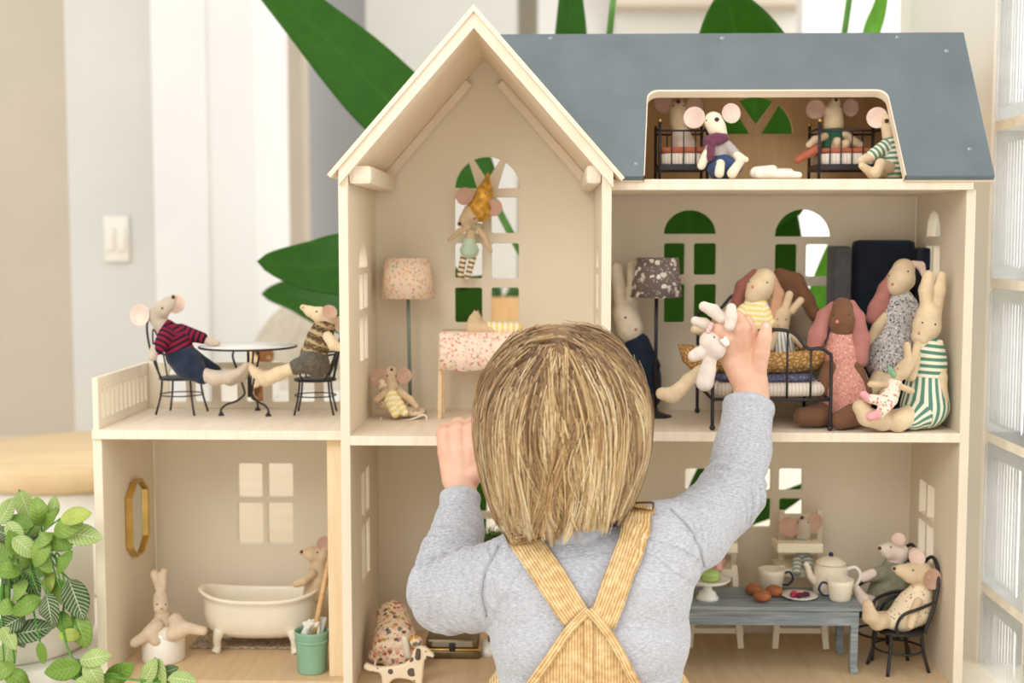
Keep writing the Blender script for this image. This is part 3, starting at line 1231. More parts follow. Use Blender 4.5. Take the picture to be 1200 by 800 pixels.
# --- baby recliner (frame) in the tall room
q = onZ(470, 490, Z1)
rc_ = empty('doll_recliner', (q.x, q.y, Z1), 'cream wire-framed baby recliner holding the yellow-legged mouse', 'doll chair')
FLOR3 = floral('cream_floral', (232, 212, 184), [(206, 158, 120), (196, 176, 150), (226, 190, 150)], 230, .34)
Yr = q.y
for dy in (-.014, .014):
    obj('side_rail', tube(sp([(447, 489, Yr + dy), (446, 495, Yr + dy), (460, 493, Yr + dy), (482, 491, Yr + dy), (497, 486, Yr + dy), (500, 492, Yr + dy), (494, 496, Yr + dy)], 4), .0012, 7), CREAMW, rc_)
seatc = [(P(450, 448, Yr + .012), P(452, 470, Yr + .006), .0135, .0145), (P(452, 470, Yr + .006), P(470, 481, Yr), .0135, .011), (P(470, 481, Yr), P(494, 483, Yr), .010, .008)]
seatc = [(Vector(a), Vector(b), ra * .55, rb * .55) for a, b, ra, rb in seatc] + [(Vector(a) + Vector((0, dy, 0)), Vector(b) + Vector((0, dy, 0)), ra * .5, rb * .5) for dy in (-.011, .011) for a, b, ra, rb in seatc]
obj('padded_seat', sdf_mesh(seatc, .0014, .004), FLOR3, rc_)

# --- big iron bed in the right room
Yf, Yh = .012, .165
bed = empty('iron_bed', P(905, 504, Yf), 'black iron doll\'s bed with curved foot rail in the middle right room', 'doll bed')
bed.location.z = Z1
R_ = .0022
xa, xb = P(835, 480, Yf).x, P(973, 480, Yf).x


def rod(name, pts, r=R_, par=None, smth=5):
    return obj(name, tube(spline(pts, smth) if len(pts) > 2 else pts, r, 8), BLACK, par or bed)


zpost = P(973, 412, Yf).z
zfoot = P(905, 388, Yf).z
xm = (xa + xb) / 2
for Y, dz in ((Yf, 0), (Yh, .038)):
    zp, zt_ = zpost + dz, zfoot + dz
    fr = rod('foot_rail' if Y == Yf else 'head_rail', [(xa, Y, Z1 + .003), (xa, Y, zp - .012), (xa + .003, Y, zp - .002), (xa + .014, Y, zp + .004), (xa + .028, Y, zp + .004), (xa + .045, Y, zt_ - .002), (xm, Y, zt_ + .002), (xb - .045, Y, zt_ - .002), (xb - .028, Y, zp + .004), (xb - .014, Y, zp + .004), (xb - .003, Y, zp - .002), (xb, Y, zp - .012), (xb, Y, Z1 + .003)], R_)
    zlo = P(905, 468, Yf).z
    rod('cross_rail', [(xa, Y, zlo), (xb, Y, zlo)], .002)
    for k in range(1, 5):
        x = xa + (xb - xa) * k / 5 + (.004 if k > 2 else -.004)
        zz = zp + .004 if k in (1, 4) else zt_
        rod('bar', [(x, Y, zlo), (x, Y, zz)], .0014)
    for x in (xa, xb):
        obj('foot', ball((x, Y, Z1 + .0035), .0036, 10, 8), BLACK, bed)
for x in (xa, xb):
    rod('side_rail', [(x, Yf, zlo), (x, Yh, zlo)], .002)
MATT = stripes('ticking_stripe', (226, 214, 198), (196, 180, 162), .004, .6, 'an')
TICK = N('ticking', .9, .15)
mx_ = TICK.node('SeparateXYZ')
TICK.link(TICK.tc.outputs['Object'], mx_.inputs[0])
w_ = TICK.math('MODULO', TICK.math('ADD', TICK.math('MULTIPLY', mx_.outputs['X'], 230.0), 500.0), 1.0)
TICK.color(TICK.ramp(w_, [(0, (234, 222, 206)), (.55, (206, 190, 172)), (.75, (228, 216, 200))], 'CONSTANT'))
BLUEQ = floral('blue_dot_quilt', (84, 86, 112), [(150, 152, 172), (120, 124, 150)], 420, .32, second=False)


def cushion(name, x0, x1, y0, y1, z0, z1, mat, parent=None, loc=None, puff=.3):
    bm = bmesh.new()
    bmesh.ops.create_cube(bm, size=1.0)
    bmesh.ops.subdivide_edges(bm, edges=list(bm.edges), cuts=5, use_grid_fill=True)
    for v in bm.verts:
        x, y, z = v.co * 2
        # superellipsoid softening
        fx = (1 - abs(x) ** 4 * .06) * (1 - abs(y) ** 6 * .05)
        fz = (1 - .5 * abs(x) ** 6) * (1 - .5 * abs(y) ** 6)
        v.co = Vector((x * (1 - .05 * z * z - .04 * y ** 4), y * (1 - .05 * z * z - .04 * x ** 4), z * (1 - puff + puff * fz)))
        v.co = Vector(((x0 + x1) / 2 + v.co.x * (x1 - x0) / 2, (y0 + y1) / 2 + v.co.y * (y1 - y0) / 2, (z0 + z1) / 2 + v.co.z * (z1 - z0) / 2))
    bm.verts.index_update()
    V = np.array([v.co[:] for v in bm.verts])
    F = [tuple(v.index for v in f.verts) for f in bm.faces]
    bm.free()
    return obj(name, (V, F), mat, parent, loc=loc)


zm0, zm1, zm2 = zlo + .0005, P(905, 448, Yf).z, P(905, 440, Yf).z
tag(cushion('mattress', xa + .003, xb - .003, Yf + .004, Yh - .004, zm0 + .001, zm1, TICK.m, loc=(xm, (Yf + Yh) / 2, zm0)), 'cream ticking-striped mattress on the black iron bed', 'mattress')
tag(cushion('quilt', xa + .004, xb - .014, Yf + .005, Yh - .01, zm1 - .0005, zm2, BLUEQ, loc=(xm, (Yf + Yh) / 2, zm1)), 'navy dotted quilt laid over the striped mattress', 'quilt')
# honeycomb basket lying across the bed
HONEY = N('honeycomb_weave', .6, .3)
vv = HONEY.node('TexVoronoi', Scale=150.0, feature='DISTANCE_TO_EDGE')
HONEY.link(HONEY.mapped((1.0, 1.0, 1.3)), vv.inputs['Vector'])
HONEY.color(HONEY.ramp(vv.outputs['Distance'], [(0, (150, 104, 52)), (.22, (214, 172, 108)), (.6, (226, 188, 126))]))
HONEY.bump(vv.outputs['Distance'], .6, .003)
Yk = .07
bx0, bx1 = P(797, 430, Yk - .03).x, P(981, 430, Yk - .03).x
bkc, bkl = (bx0 + bx1) / 2, (bx1 - bx0) / 2
zb0, zb1 = zm2 + .0005, P(890, 411, Yk - .03).z
kr = [(.55, 0.0, 0), (.82, .002, 0), (.94, .4, 0), (1.0, .96, .006), (1.0, 1.0, .006), (.95, .98, .006), (.88, .4, 0), (.72, .12, 0), (.4, .1, 0)]
V, F = [], []
for kk, hz, sg in kr:
    for i in range(44):
        a = 2 * math.pi * i / 44
        x, y = math.cos(a), math.sin(a)
        V.append((bkc + bkl * kk * x, Yk + .046 * kk * y, zb0 + (zb1 - zb0) * hz + sg * abs(x) ** 4))
for i in range(len(kr) - 1):
    for k in range(44):
        F.append((i * 44 + k, i * 44 + (k + 1) % 44, (i + 1) * 44 + (k + 1) % 44, (i + 1) * 44 + k))
F.append(tuple(range(43, -1, -1)))
F.append(tuple((len(kr) - 1) * 44 + k for k in range(44)))
bsk = obj('basket', (np.array(V), F), HONEY.m, loc=(bkc, Yk, zb0))
tag(bsk, 'tan honeycomb-woven oval basket on the iron bed', 'basket')

# --- navy armchair in the corner
NAVY = cloth('navy_cord', (28, 33, 44), .1, 80, 500, .4)
GREYC = cloth('grey_cord', (78, 76, 76), .08, 80, 500, .4)
Yn = .135
q = P(1032, 480, Yn)
ach = empty('doll_armchair', (q.x, Yn, Z1), 'dark navy high-backed doll armchair behind the sitting rabbits', 'armchair')
s = S(Yn)


def softbox(px0, px1, py0, py1, y0, y1, rr=.006):
    a, b = P(px0, py1, (y0 + y1) / 2), P(px1, py0, (y0 + y1) / 2)
    return box(a.x, b.x, y0, y1, a.z, b.z, rr)


obj('backrest', softbox(995, 1072, 281, 470, .150, .176, .009), NAVY, ach)
obj('wing', softbox(970, 994, 288, 440, .130, .178, .006), GREYC, ach)
obj('wing', softbox(1072, 1085, 290, 440, .130, .178, .004), NAVY, ach)
V, F = softbox(972, 1078, 425, 476, .085, .176, .007)
V[:, 2] = np.maximum(V[:, 2], Z1 + .001)
obj('seat', (V, F), NAVY, ach)

# --- attic beds
def crib(px0, px1, Yc_, label, grp):
    y0, y1 = Yc_ - .03, Yc_ + .03
    x0, x1 = P(px0, 180, y0).x, P(px1, 180, y0).x
    c = empty('attic_bed', ((x0 + x1) / 2, Yc_, Z2), label, 'doll bed', grp)
    zk = P(px0, 142, y0).z
    zr = P(px0, 153, y0).z
    zl_ = P(px0, 195, y0).z
    for x in (x0, x1):
        for y in (y0, y1):
            obj('post', tube([(x, y, Z2), (x, y, zk)], .0019, 8), BLACK, c)
            obj('knob', ball((x, y, zk + .001), .0027, 10, 8), GOLD, c)
    for y in (y0, y1):
        obj('side_rail', tube([(x0, y, zr), (x1, y, zr)], .0013, 8), BLACK, c)
        nb = max(3, int(round((px1 - px0) / 12.5)))
        for k in range(1, nb):
            x = x0 + (x1 - x0) * k / nb
            obj('bar', tube([(x, y, zl_), (x, y, zr)], .0008, 6), BLACK, c)
        obj('base_rail', box(x0, x1, y - .001, y + .001, zl_ - .004, zl_ + .003), BLACK, c, sm=False)
    for x in (x0, x1):
        obj('end_rail', tube([(x, y0, zr + .003), (x, y1, zr + .003)], .0013, 8), BLACK, c)
        obj('base_rail', box(x - .001, x + .001, y0, y1, zl_ - .004, zl_ + .003), BLACK, c, sm=False)
    obj('base_panel', box(x0 + .001, x1 - .001, y0 + .001, y1 - .001, zl_ - .003, zl_ - .001), BLACK, c, sm=False)
    return c, x0, x1, y0, y1, zl_


TERRA = cloth('terracotta_cloth', (186, 104, 78))
for (px0, px1, Yc_, lab, side_) in ((773, 829, .115, 'black wire bed at the left end of the attic', 'left'), (960, 1037, .115, 'black wire bed at the right end of the attic', 'right')):
    c, x0, x1, y0, y1, zl_ = crib(px0, px1, Yc_, lab, 'black attic beds')
    zt_ = P(px0, 178, y0).z
    m1 = cushion('mattress', x0 + .002, x1 - .002, y0 + .002, y1 - .002, zl_ - .0005, zt_, TICK.m, loc=((x0 + x1) / 2, Yc_, zl_))
    tag(m1, 'cream ribbed mattress on the %s attic bed' % side_, 'mattress', 'attic mattresses')
    if side_ == 'left':
        bl = cushion('blanket', x0 + .002, x1 - .001, y0 + .003, y1 - .003, zt_ - .001, zt_ + .007, TERRA, loc=((x0 + x1) / 2, Yc_, zt_))
    else:
        bl = cushion('blanket', x0 + .004, x1 - .001, y0 + .003, y1 - .003, zt_ - .001, zt_ + .0055, TERRA, loc=((x0 + x1) / 2, Yc_, zt_))
        p1, p2 = P(932, 188, y0 + .012), P(958, 174, y0 + .012)
        pil = [(P(934, 188, y0 + .01), P(957, 175, y0 + .012), .004, .0055), (P(934, 188, y0 + .03), P(957, 175, y0 + .03), .004, .0055), (P(936, 186, y0 + .02), P(957, 174, y0 + .02), .0045, .006)]
        tag(obj('pillow', sdf_mesh(pil, .0012, .004), TERRA, loc=P(945, 184, y0 + .02)), 'terracotta pillow slipping off the right attic bed', 'pillow')
    tag(bl, 'terracotta blanket on the %s attic bed' % side_, 'blanket', 'attic blankets')
# white pillow lying on the attic floor
zp_ = Z2
pl = [(P(884, 203, .06), P(925, 203, .06), .006, .006), (P(890, 203, .03), P(936, 205, .03), .006, .004), (P(886, 202, .045), P(905, 200, .045), .007, .007)]
V, F = sdf_mesh(pl, .0014, .006)
V[:, 2] = np.maximum(V[:, 2], Z2 + .0005)
tag(obj('pillow', (V, F), cloth('white_linen', (238, 230, 214)), loc=(P(905, 204, .05).x, .05, Z2)), 'white crumpled pillow lying on the attic floor', 'pillow')

# --- dining room: bench table
BENCH = N('blue_grey_wash', .6, .3)
t_ = BENCH.node('TexNoise', Scale=22.0, Detail=6.0, Distortion=.3)
BENCH.link(BENCH.mapped((.6, 9, 14)), t_.inputs['Vector'])
BENCH.color(BENCH.ramp(t_.outputs['Fac'], [(.3, (112, 122, 126)), (.52, (140, 148, 150)), (.72, (172, 176, 174))]))
BENCH = BENCH.m
y0, y1 = .035, .125
tz = P(930, 711, y0).z
x0, x1 = P(772, 711, y0).x, P(1012, 711, y0).x
tbl = empty('dining_table', ((x0 + x1) / 2, (y0 + y1) / 2, ZF), 'weathered blue-grey wooden bench table laid for tea', 'table')
obj('table_top', box(x0, x1, y0, y1, tz - .005, tz, .001), BENCH, tbl, sm=False)
obj('apron', box(x0 + .006, x1 - .004, y0 + .004, y0 + .008, tz - .024, tz - .005), BENCH, tbl, sm=False)
obj('apron', box(x0 + .006, x1 - .004, y1 - .008, y1 - .004, tz - .024, tz - .005), BENCH, tbl, sm=False)
for x in (x0 + .006, x1 - .014):
    obj('apron', box(x + .003, x + .007, y0 + .004, y1 - .004, tz - .024, tz - .005), BENCH, tbl, sm=False)
    for y in (y0 + .003, y1 - .013):
        pts = [(x + .005, y + .005, tz - .006), (x + .0045, y + .005, ZF + .03), (x + .004, y + .0045, ZF + .008), (x + .0065, y + .003, ZF)]
        parts = [beam(a, b, .009, .009, .0008, (0, 1, 0)) for a, b in zip(pts[:-1], pts[1:])]
        V, F = joinVF(parts)
        V[:, 2] = np.maximum(V[:, 2], ZF + .0002)
        obj('leg', (V, F), BENCH, tbl, sm=False)

# --- high chairs
HCM = plain('cream_lacquer', (240, 228, 200), .45, .02, 20)


def high_chair(px, Y, label):
    """cream high chair; px is the centre line at the back rest"""
    def b(px0, px1, py0, py1, ya, yb, bev=.0012):
        a, c = P(px + px0, py1, ya), P(px + px1, py0, ya)
        return box(a.x, c.x, ya, yb, a.z, c.z, bev)
    q = P(px, 752, Y)
    h = empty('high_chair', (q.x, Y, ZF), label, 'high chair', 'cream high chairs at the tea table')
    yb = Y + .026
    for sx in (-1, 1):
        obj('back_post', b(sx * 22 - 4, sx * 22 + 4, 598, 690, yb - .003, yb + .003), HCM, h, sm=False)
        for (yy, dd) in ((Y - .02, -.006), (Y + .02, .006)):
            p0, p1 = P(px + sx * 22, 662, yy), P(px + sx * 30, 752, yy + dd)
            p1.z = ZF + .003
            V, F = beam(p0, p1, .008, .007, .001, (0, 1, 0))
            V[:, 2] = np.maximum(V[:, 2], ZF + .0003)
            obj('leg', (V, F), HCM, h, sm=False)
        obj('armrest', b(sx * 24 - 3, sx * 24 + 3, 641, 648, Y - .028, yb), HCM, h, sm=False)
    obj('backrest', b(-20, 20, 602, 625, yb - .002, yb + .002), HCM, h, sm=False)
    obj('back_slat', b(-20, 20, 640, 650, yb - .002, yb + .002), HCM, h, sm=False)
    obj('seat', b(-25, 25, 667, 676, Y - .024, yb + .004), HCM, h, sm=False)
    obj('tray', b(-27, 27, 637, 648, Y - .034, Y - .014, .002), HCM, h, sm=False)
    obj('stretcher', b(-27, 27, 736, 742, Y - .024, Y - .018), HCM, h, sm=False)
    return h


high_chair(938, .152, 'cream wooden high chair holding the striped-legged mouse baby')
high_chair(838, .152, 'cream wooden high chair half hidden behind the child\'s sleeve')

# --- tea things on the table
def on_table(px, py):
    return onZ(px, py, tz)


DOTS = floral('speckled_enamel', (240, 228, 204), [(196, 180, 160), (226, 214, 190)], 380, .16, .3, second=False)
NAVYE = plain('navy_enamel', (44, 52, 84), .35)


def cup(px, py, label, hside):
    q = on_table(px, py)
    c = empty('tea_cup', q, label, 'cup', 'navy-handled tea cups')
    r = .0165
    obj('cup_body', lathe([(.001, 0), (r * .72, 0), (r * .8, .003), (r * .97, .020), (r * 1.03, .0265), (r * .97, .0268), (r * .9, .018), (r * .7, .004), (.001, .003)], n=28), DOTS, c, local=True)
    a = math.pi if hside < 0 else 0
    ca = math.cos(a)
    obj('handle', tube(spline([(ca * r * .9, -.002, .021), (ca * r * 1.35, -.003, .023), (ca * r * 1.6, -.003, .015), (ca * r * 1.3, -.002, .007), (ca * r * .85, -.001, .006)], 5), .0015, 8), NAVYE, c, local=True)
    return c


cup(904, 690, 'cream speckled cup with navy handle behind the bread rolls', 1)
cup(984, 703, 'cream speckled cup with navy handle in front of the teapot', -1)
q = on_table(973, 694)
tp = empty('teapot', q, 'cream speckled enamel teapot with navy-knobbed lid', 'teapot')
obj('pot_body', lathe([(.001, 0), (.0205, 0), (.0222, .003), (.0222, .018), (.0205, .032), (.018, .037), (.001, .037)], n=32), DOTS, tp, local=True)
ld = obj('lid', lathe([(.0188, .0372), (.0185, .0395), (.012, .044), (.004, .0465), (.001, .0465)], n=28), DOTS, tp, local=True)
obj('knob', ball((0, 0, .049), .0032, 12, 8), NAVYE, ld, local=True)
obj('spout', tube(spline([(-.018, -.002, .014), (-.026, -.003, .022), (-.030, -.004, .034), (-.034, -.004, .039)], 4), [.0062, .006, .0056, .005, .0046, .0042, .004, .0038, .0036, .0034, .0034, .0034, .0034][:13], 10), DOTS, tp, local=True)
obj('handle', tube(spline([(.019, -.003, .031), (.030, -.006, .034), (.036, -.007, .024), (.030, -.006, .011), (.020, -.003, .008)], 5), .0022, 8), WHITEC, tp, local=True)
# plate with sweets
q = on_table(937, 701)
pl_ = obj('plate', lathe([(.001, 0), (.013, 0), (.0145, .001), (.0222, .0045), (.0222, .0055), (.0140, .0026), (.001, .002)], n=36), WHITEC, local=True, loc=q)
tag(pl_, 'small white plate of purple and pink sweets', 'plate')
for i, (dx, dy, c, nm) in enumerate([(-.008, -.004, (168, 50, 78), 'deep pink'), (-.001, -.006, (96, 34, 52), 'dark plum'), (.007, -.002, (86, 38, 56), 'purple'), (.001, .005, (232, 168, 160), 'pale pink'), (-.006, .004, (214, 108, 110), 'rose')]):
    o = obj('sweet', sdf_mesh([((-.002, 0, .0), (.003, .001, .0005), .003, .0026), ((0, .002, .001), (0, -.001, .001), .0026, .0022)], .0008, .002), plain('sweet_%d' % i, c, .5), local=True, loc=(q.x + dx, q.y + dy, q.z + .0052))
    tag(o, '%s sugared sweet on the small white plate' % nm, 'sweet', 'sweets on the plate')
# bread rolls
ROLL = plain('bread_crust', (166, 98, 56), .4, .14, 60, spec=.4)
for px, py, lab in ((883, 697, 'brown round bread roll at the left of the three'), (893, 705, 'brown round bread roll in front of the other two'), (907, 699, 'brown round bread roll at the right of the three')):
    q = on_table(px, py)
    o = obj('bread_roll', ball((0, 0, .0075), .0105, 20, 14, (1.05, .9, .72)), ROLL, local=True, loc=q)
    tag(o, lab, 'bread roll', 'bread rolls on the table')
# cake stand with a green cake
q = on_table(829, 702)
cs = obj('cake_stand', lathe([(.001, 0), (.0135, 0), (.0138, .003), (.011, .006), (.0105, .009), (.006, .012), (.0052, .016), (.009, .0195), (.0245, .0225), (.0285, .0262), (.0285, .0272), (.024, .0247), (.001, .0240)], n=40), WHITEC, local=True, loc=q)
tag(cs, 'white pedestal cake stand at the table\'s left end', 'cake stand')
CAKE = plain('pistachio_cake', (172, 196, 112), .7, .06, 60)
CREM = plain('cake_cream', (226, 214, 150), .7)
ck = empty('macaron_cake', (q.x + .003, q.y, q.z + .0245), 'round pistachio green macaron cake on the white stand', 'cake')
obj('cake_layer', lathe([(.001, 0), (.0115, 0), (.0125, .0015), (.0125, .0035), (.001, .0042)], n=28), CAKE, ck, local=True)
obj('cream_layer', lathe([(.001, .0038), (.0115, .0038), (.0118, .0055), (.001, .006)], n=28), CREM, ck, local=True)
obj('cake_layer', lathe([(.001, .0055), (.0125, .0055), (.0127, .0075), (.0115, .0105), (.007, .0122), (.001, .0126)], n=28), CAKE, ck, local=True)

# chairs of the two mice at the table
q = onZ(1052, 783, ZF)
cafe_chair((q.x, q.y, ZF), math.radians(196), 'black bent-metal chair under the floral-dress mouse by the table', 'black chairs at the tea table', 1.1, 1.45)
q = onZ(1031, 764, ZF)
cafe_chair((q.x, q.y, ZF), math.radians(200), 'black bent-metal chair under the grey-shirt mouse by the back wall', 'black chairs at the tea table', 1.1, 1.45)

# --- lower tall room: egg-shaped bouncer, spotted dog, brass box, fir sprig
FLOR4 = floral('autumn_floral', (238, 214, 184), [(206, 158, 60), (196, 110, 80), (94, 76, 72), (226, 160, 136), (120, 130, 110), (236, 190, 170)], 150, .46)
Yo = .055
q = P(462, 782, Yo)
eg = empty('baby_bouncer', (q.x, Yo, ZF), 'egg-shaped floral doll bouncer on a white wire frame', 'doll bouncer')
shell = [(P(460, 722, Yo + .03), P(463, 752, Yo), .0205, .0275), (P(463, 752, Yo), P(466, 768, Yo - .015), .0275, .020)]
obj('shell', sdf_mesh(shell, .0016, .006), FLOR4, eg)
pk_ = [(P(446, 757, Yo - .024), P(488, 752, Yo - .022), .010, .008), (P(440, 768, Yo - .02), P(490, 768, Yo - .02), .009, .009)]
obj('pocket', sdf_mesh(pk_, .0014, .006), FLOR4, eg)
obj('strap', sdf_mesh([(P(474, 748, Yo - .032), P(478, 768, Yo - .031), .0042, .0042)], .0012, .002), cloth('cream_strap', (232, 218, 196)), eg)
for dx in (-.022, .022):
    q2 = P(465, 780, Yo)
    obj('frame_leg', tube(spline([(q2.x + dx, Yo + .03, ZF + .022), (q2.x + dx * 1.1, Yo + .02, ZF + .004), (q2.x + dx * 1.1, Yo - .02, ZF + .0015), (q2.x + dx * 1.1, Yo - .036, ZF + .004), (q2.x + dx, Yo - .03, ZF + .018)], 5), .0013, 8), WHITEC, eg)

Yd = -.012
DOGM = N('spotted_dog', .6, .3)
vo = DOGM.node('TexVoronoi', Scale=92.0)
DOGM.link(DOGM.tc.outputs['Object'], vo.inputs['Vector'])
sc_ = DOGM.node('SeparateColor')
DOGM.link(vo.outputs['Color'], sc_.inputs['Color'])
thr = DOGM.math('MULTIPLY', sc_.outputs['Red'], .5)
DOGM.color(DOGM.mix(DOGM.math('LESS_THAN', vo.outputs['Distance'], thr), (240, 220, 188), (104, 90, 78)))
q = P(462, 806, Yd)
dg_pts = [(427, 779), (430, 777), (442, 781), (458, 780), (474, 777), (482, 770), (485, 762), (491, 757), (499, 758), (505, 763), (509, 766), (507, 770), (499, 771), (497, 778), (496, 790), (495, 800), (496, 812), (489, 812), (488, 800), (478, 795), (464, 794), (457, 800), (455, 812), (446, 812), (448, 800), (446, 788), (436, 786), (428, 783)]
pts3 = [P(x, y, Yd) for x, y in dg_pts]
zmin = min(p.z for p in pts3)
dz = ZF - zmin
pw = spline([(p.x, p.z + 0.0) for p in pts3], 3, True)
V, F = panel([(p[0], p[1]) for p in pw], [], .009, xz(Yd), .0016)
V[:, 2] = np.where(V[:, 2] < ZF + .02, np.maximum(V[:, 2], ZF + .0003), V[:, 2])
dog = obj('toy_dog', (V, F), DOGM.m, loc=(q.x, Yd, ZF), sm=False)
tag(dog, 'flat wooden toy dog with brown spots beside the bouncer', 'toy dog')
ear = obj('ear', sdf_mesh([(P(490, 762, Yd - .005), P(489.5, 770, Yd - .005), .0028, .0034)], .0008, .001), plain('dog_ear', (96, 84, 76), .7), dog)
obj('eye', ball(P(499, 763, Yd - .0046), .0009, 8, 6), EYE, dog)
obj('nose', ball(P(508, 766, Yd - .002), .0012, 8, 6), NOSE, dog)

Yb = .10
qa, qb = P(498, 768, Yb - .02), P(562, 746, Yb - .02)
zb_ = ZF
bb = empty('brass_box', ((qa.x + qb.x) / 2, Yb, ZF), 'small tarnished brass box under the child\'s left elbow', 'box')
BR = plain('tarnished_brass', (120, 106, 78), .35, .12, 60, metal=.7)
hh = .030
V, F = box(qa.x, qb.x, Yb - .02, Yb + .02, ZF + .0002, ZF + .012, .0035)
obj('box_tray', (V, F), BR, bb)
obj('lid', box(qa.x + .001, qb.x - .001, Yb - .019, Yb + .019, ZF + .0135, ZF + .026, .004), BR, bb)
obj('glass_pane', box(qa.x + .009, qb.x - .009, Yb - .0205, Yb - .0188, ZF + .016, ZF + .0235, .0006), plain('dull_pane', (150, 142, 122), .15, .1, 40, spec=.6), bb)
obj('rim', box(qa.x - .0012, qb.x + .0012, Yb - .0215, Yb + .0215, ZF + .0115, ZF + .0138, .001), GOLD, bb)
obj('clasp', box((qa.x + qb.x) / 2 - .004, (qa.x + qb.x) / 2 + .004, Yb - .0225, Yb - .020, ZF + .011, ZF + .022, .001), BLACK, bb)
# ------------------------------------------------------------------ soft toys
def caps_of(chains):
    out = []
    for ch in chains:
        pts = [(P(x, y, Y), r * S(Y)) for x, y, Y, r in ch]
        if len(pts) == 1:
            out.append((pts[0][0], pts[0][0] + Vector((0, 0, .0004)), pts[0][1], pts[0][1]))
        for (a, ra), (b, rb) in zip(pts[:-1], pts[1:]):
            out.append((a, b, ra, rb))
    return out


def ear_disc(c, r, nrm, sx=1.0, t=.0022, cup=.22):
    """round cupped ear: pale back, inner face as second material"""
    n, m = 22, 5
    V, F, mi = [], [], []
    for s in (0, 1):
        for i in range(m + 1):
            rr = r * i / m
            for k in range(n):
                a = 2 * math.pi * k / n
                z = cup * r * (i / m) ** 2 + (t * (1 - (i / m) ** 4) if s == 0 else -t * .3)
                z = cup * r * ((i / m) ** 2) - (t * math.sqrt(max(0, 1 - (i / m) ** 6)) if s else 0)
                V.append((rr * math.cos(a) * sx, rr * math.sin(a), z))
        o = s * (m + 1) * n
        for i in range(m):
            for k in range(n):
                l = (k + 1) % n
                q = (o + i * n + k, o + (i + 1) * n + k, o + (i + 1) * n + l, o + i * n + l)
                F.append(q if s == 0 else q[::-1])
                mi.append(1 - s)
    o1 = (m + 1) * n
    for k in range(n):
        l = (k + 1) % n
        F.append((m * n + k, o1 + m * n + k, o1 + m * n + l, m * n + l))
        mi.append(0)
    q = Vector(nrm).normalized().to_track_quat('Z', 'Y')
    V = np.array(V) @ np.array(q.to_matrix()).T + np.array(tuple(c))
    return (V, F), mi


def toy(name, label, cat, floor, body, skin, clothes=(), discs=(), noses=(), eyes=(), soft=(), group=None, k=.3, vox=.0013, base=None):
    """body/clothes: chains of (px, py, depth, radius px)"""
    caps = caps_of(body)
    sc = np.mean([c[2] for c in caps])
    if base is None:
        ps = [c[0] for c in caps]
        base = Vector((sum(p.x for p in ps) / len(ps), sum(p.y for p in ps) / len(ps), floor if floor is not None else min(p.z for p in ps)))
    R = empty(name, base, label, cat, group)

    def soften(VF):
        V, F = VF
        if floor is not None and len(V):
            V[:, 2] = np.maximum(V[:, 2], floor + .0004)
        return V, F
    V, F = soften(sdf_mesh(caps, vox, sc * k))
    surf = [(V, F)]
    b = obj('body', (V, F), skin, R)
    for (nm, mat, chains) in clothes:
        cc = caps_of(chains)
        V2, F2 = soften(sdf_mesh(cc, vox, np.mean([c[2] for c in cc]) * .5))
        obj(nm, (V2, F2), mat, R, attrs=cap_attrs(V2, cc))
        surf.append((V2, F2))
    for (nm, mat, chains) in soft:
        cc = caps_of(chains)
        V2, F2 = soften(sdf_mesh(cc, vox, np.mean([c[2] for c in cc]) * .5))
        obj(nm, (V2, F2), mat, R, attrs=cap_attrs(V2, cc))
    for (px, py, Y, r, nrm, mat) in discs:
        VF, mi = ear_disc(P(px, py, Y), r * S(Y), nrm)
        e = obj('ear', VF, [skin, mat], R)
        e.data.polygons.foreach_set('material_index', mi)
    VV, FF = joinVF(surf[:1])
    bvh = BVHTree.FromPolygons([tuple(v) for v in VV], FF)
    for lst, nm, dm in ((noses, 'nose', NOSE), (eyes, 'eye', EYE)):
        for e in lst:
            px, py, r = e[:3]
            mat = e[3] if len(e) > 3 else dm
            hit = bvh.ray_cast(CAM_POS, ray(px, py))
            p = hit[0]
            if p is None:
                nr_ = bvh.find_nearest(P(px, py, body[0][0][2]))
                p = nr_[0]
            obj(nm, ball(p, r * S(p.y), 10, 8), mat, R)
    return R


# --- balcony
REDST = stripes('red_navy_stripe', (132, 32, 54), (36, 28, 46), .0066, .55)
DENIM = cloth('dark_denim', (36, 45, 62), .14, 90)
DENIML = cloth('denim', (58, 78, 112), .14, 90)
Y = .112
toy('toy_mouse', 'cloth mouse in red and navy striped jumper leaning back on the balcony', 'toy mouse', None,
    [[(184, 370, Y, 11), (190, 362, Y - .005, 10), (197, 356, Y - .006, 8), (203, 349, Y - .004, 4.5)], [(188, 378, Y, 10), (196, 390, Y, 9)],
     [(181, 408, Y - .03, 5), (179, 418, Y - .034, 5.2)], [(236, 396, Y + .01, 4.5), (248, 401, Y + .01, 5), (255, 402, Y + .01, 3.5)],
     [(234, 437, Y - .012, 8), (252, 443, Y - .02, 9), (268, 441, Y - .02, 8), (280, 436, Y - .02, 5), (288, 428, Y - .02, 4)],
     [(248, 436, Y + .015, 7), (270, 444, Y + .012, 8), (283, 440, Y + .012, 7), (291, 430, Y + .012, 4)]],
    LINENG,
    clothes=[('jumper', REDST, [[(196, 384, Y, 10), (202, 396, Y - .002, 15), (212, 414, Y, 17)], [(194, 392, Y - .018, 9), (185, 409, Y - .028, 7)], [(212, 388, Y + .008, 9), (237, 396, Y + .01, 7)]]),
             ('jeans', DENIM, [[(212, 416, Y, 18), (221, 428, Y, 17)], [(221, 429, Y - .01, 15), (237, 440, Y - .014, 10.5)], [(226, 424, Y + .012, 14), (250, 436, Y + .014, 10)]])],
    discs=[(165, 369, Y - .006, 13, (-.2, -1, .1), EARP), (205, 356, Y + .012, 11.5, (.5, -.85, .1), EARP)],
    noses=[(203, 348, 2.2)], eyes=[(190, 361, 1.3)])
FAIR = N('fair_isle', .9, .15)
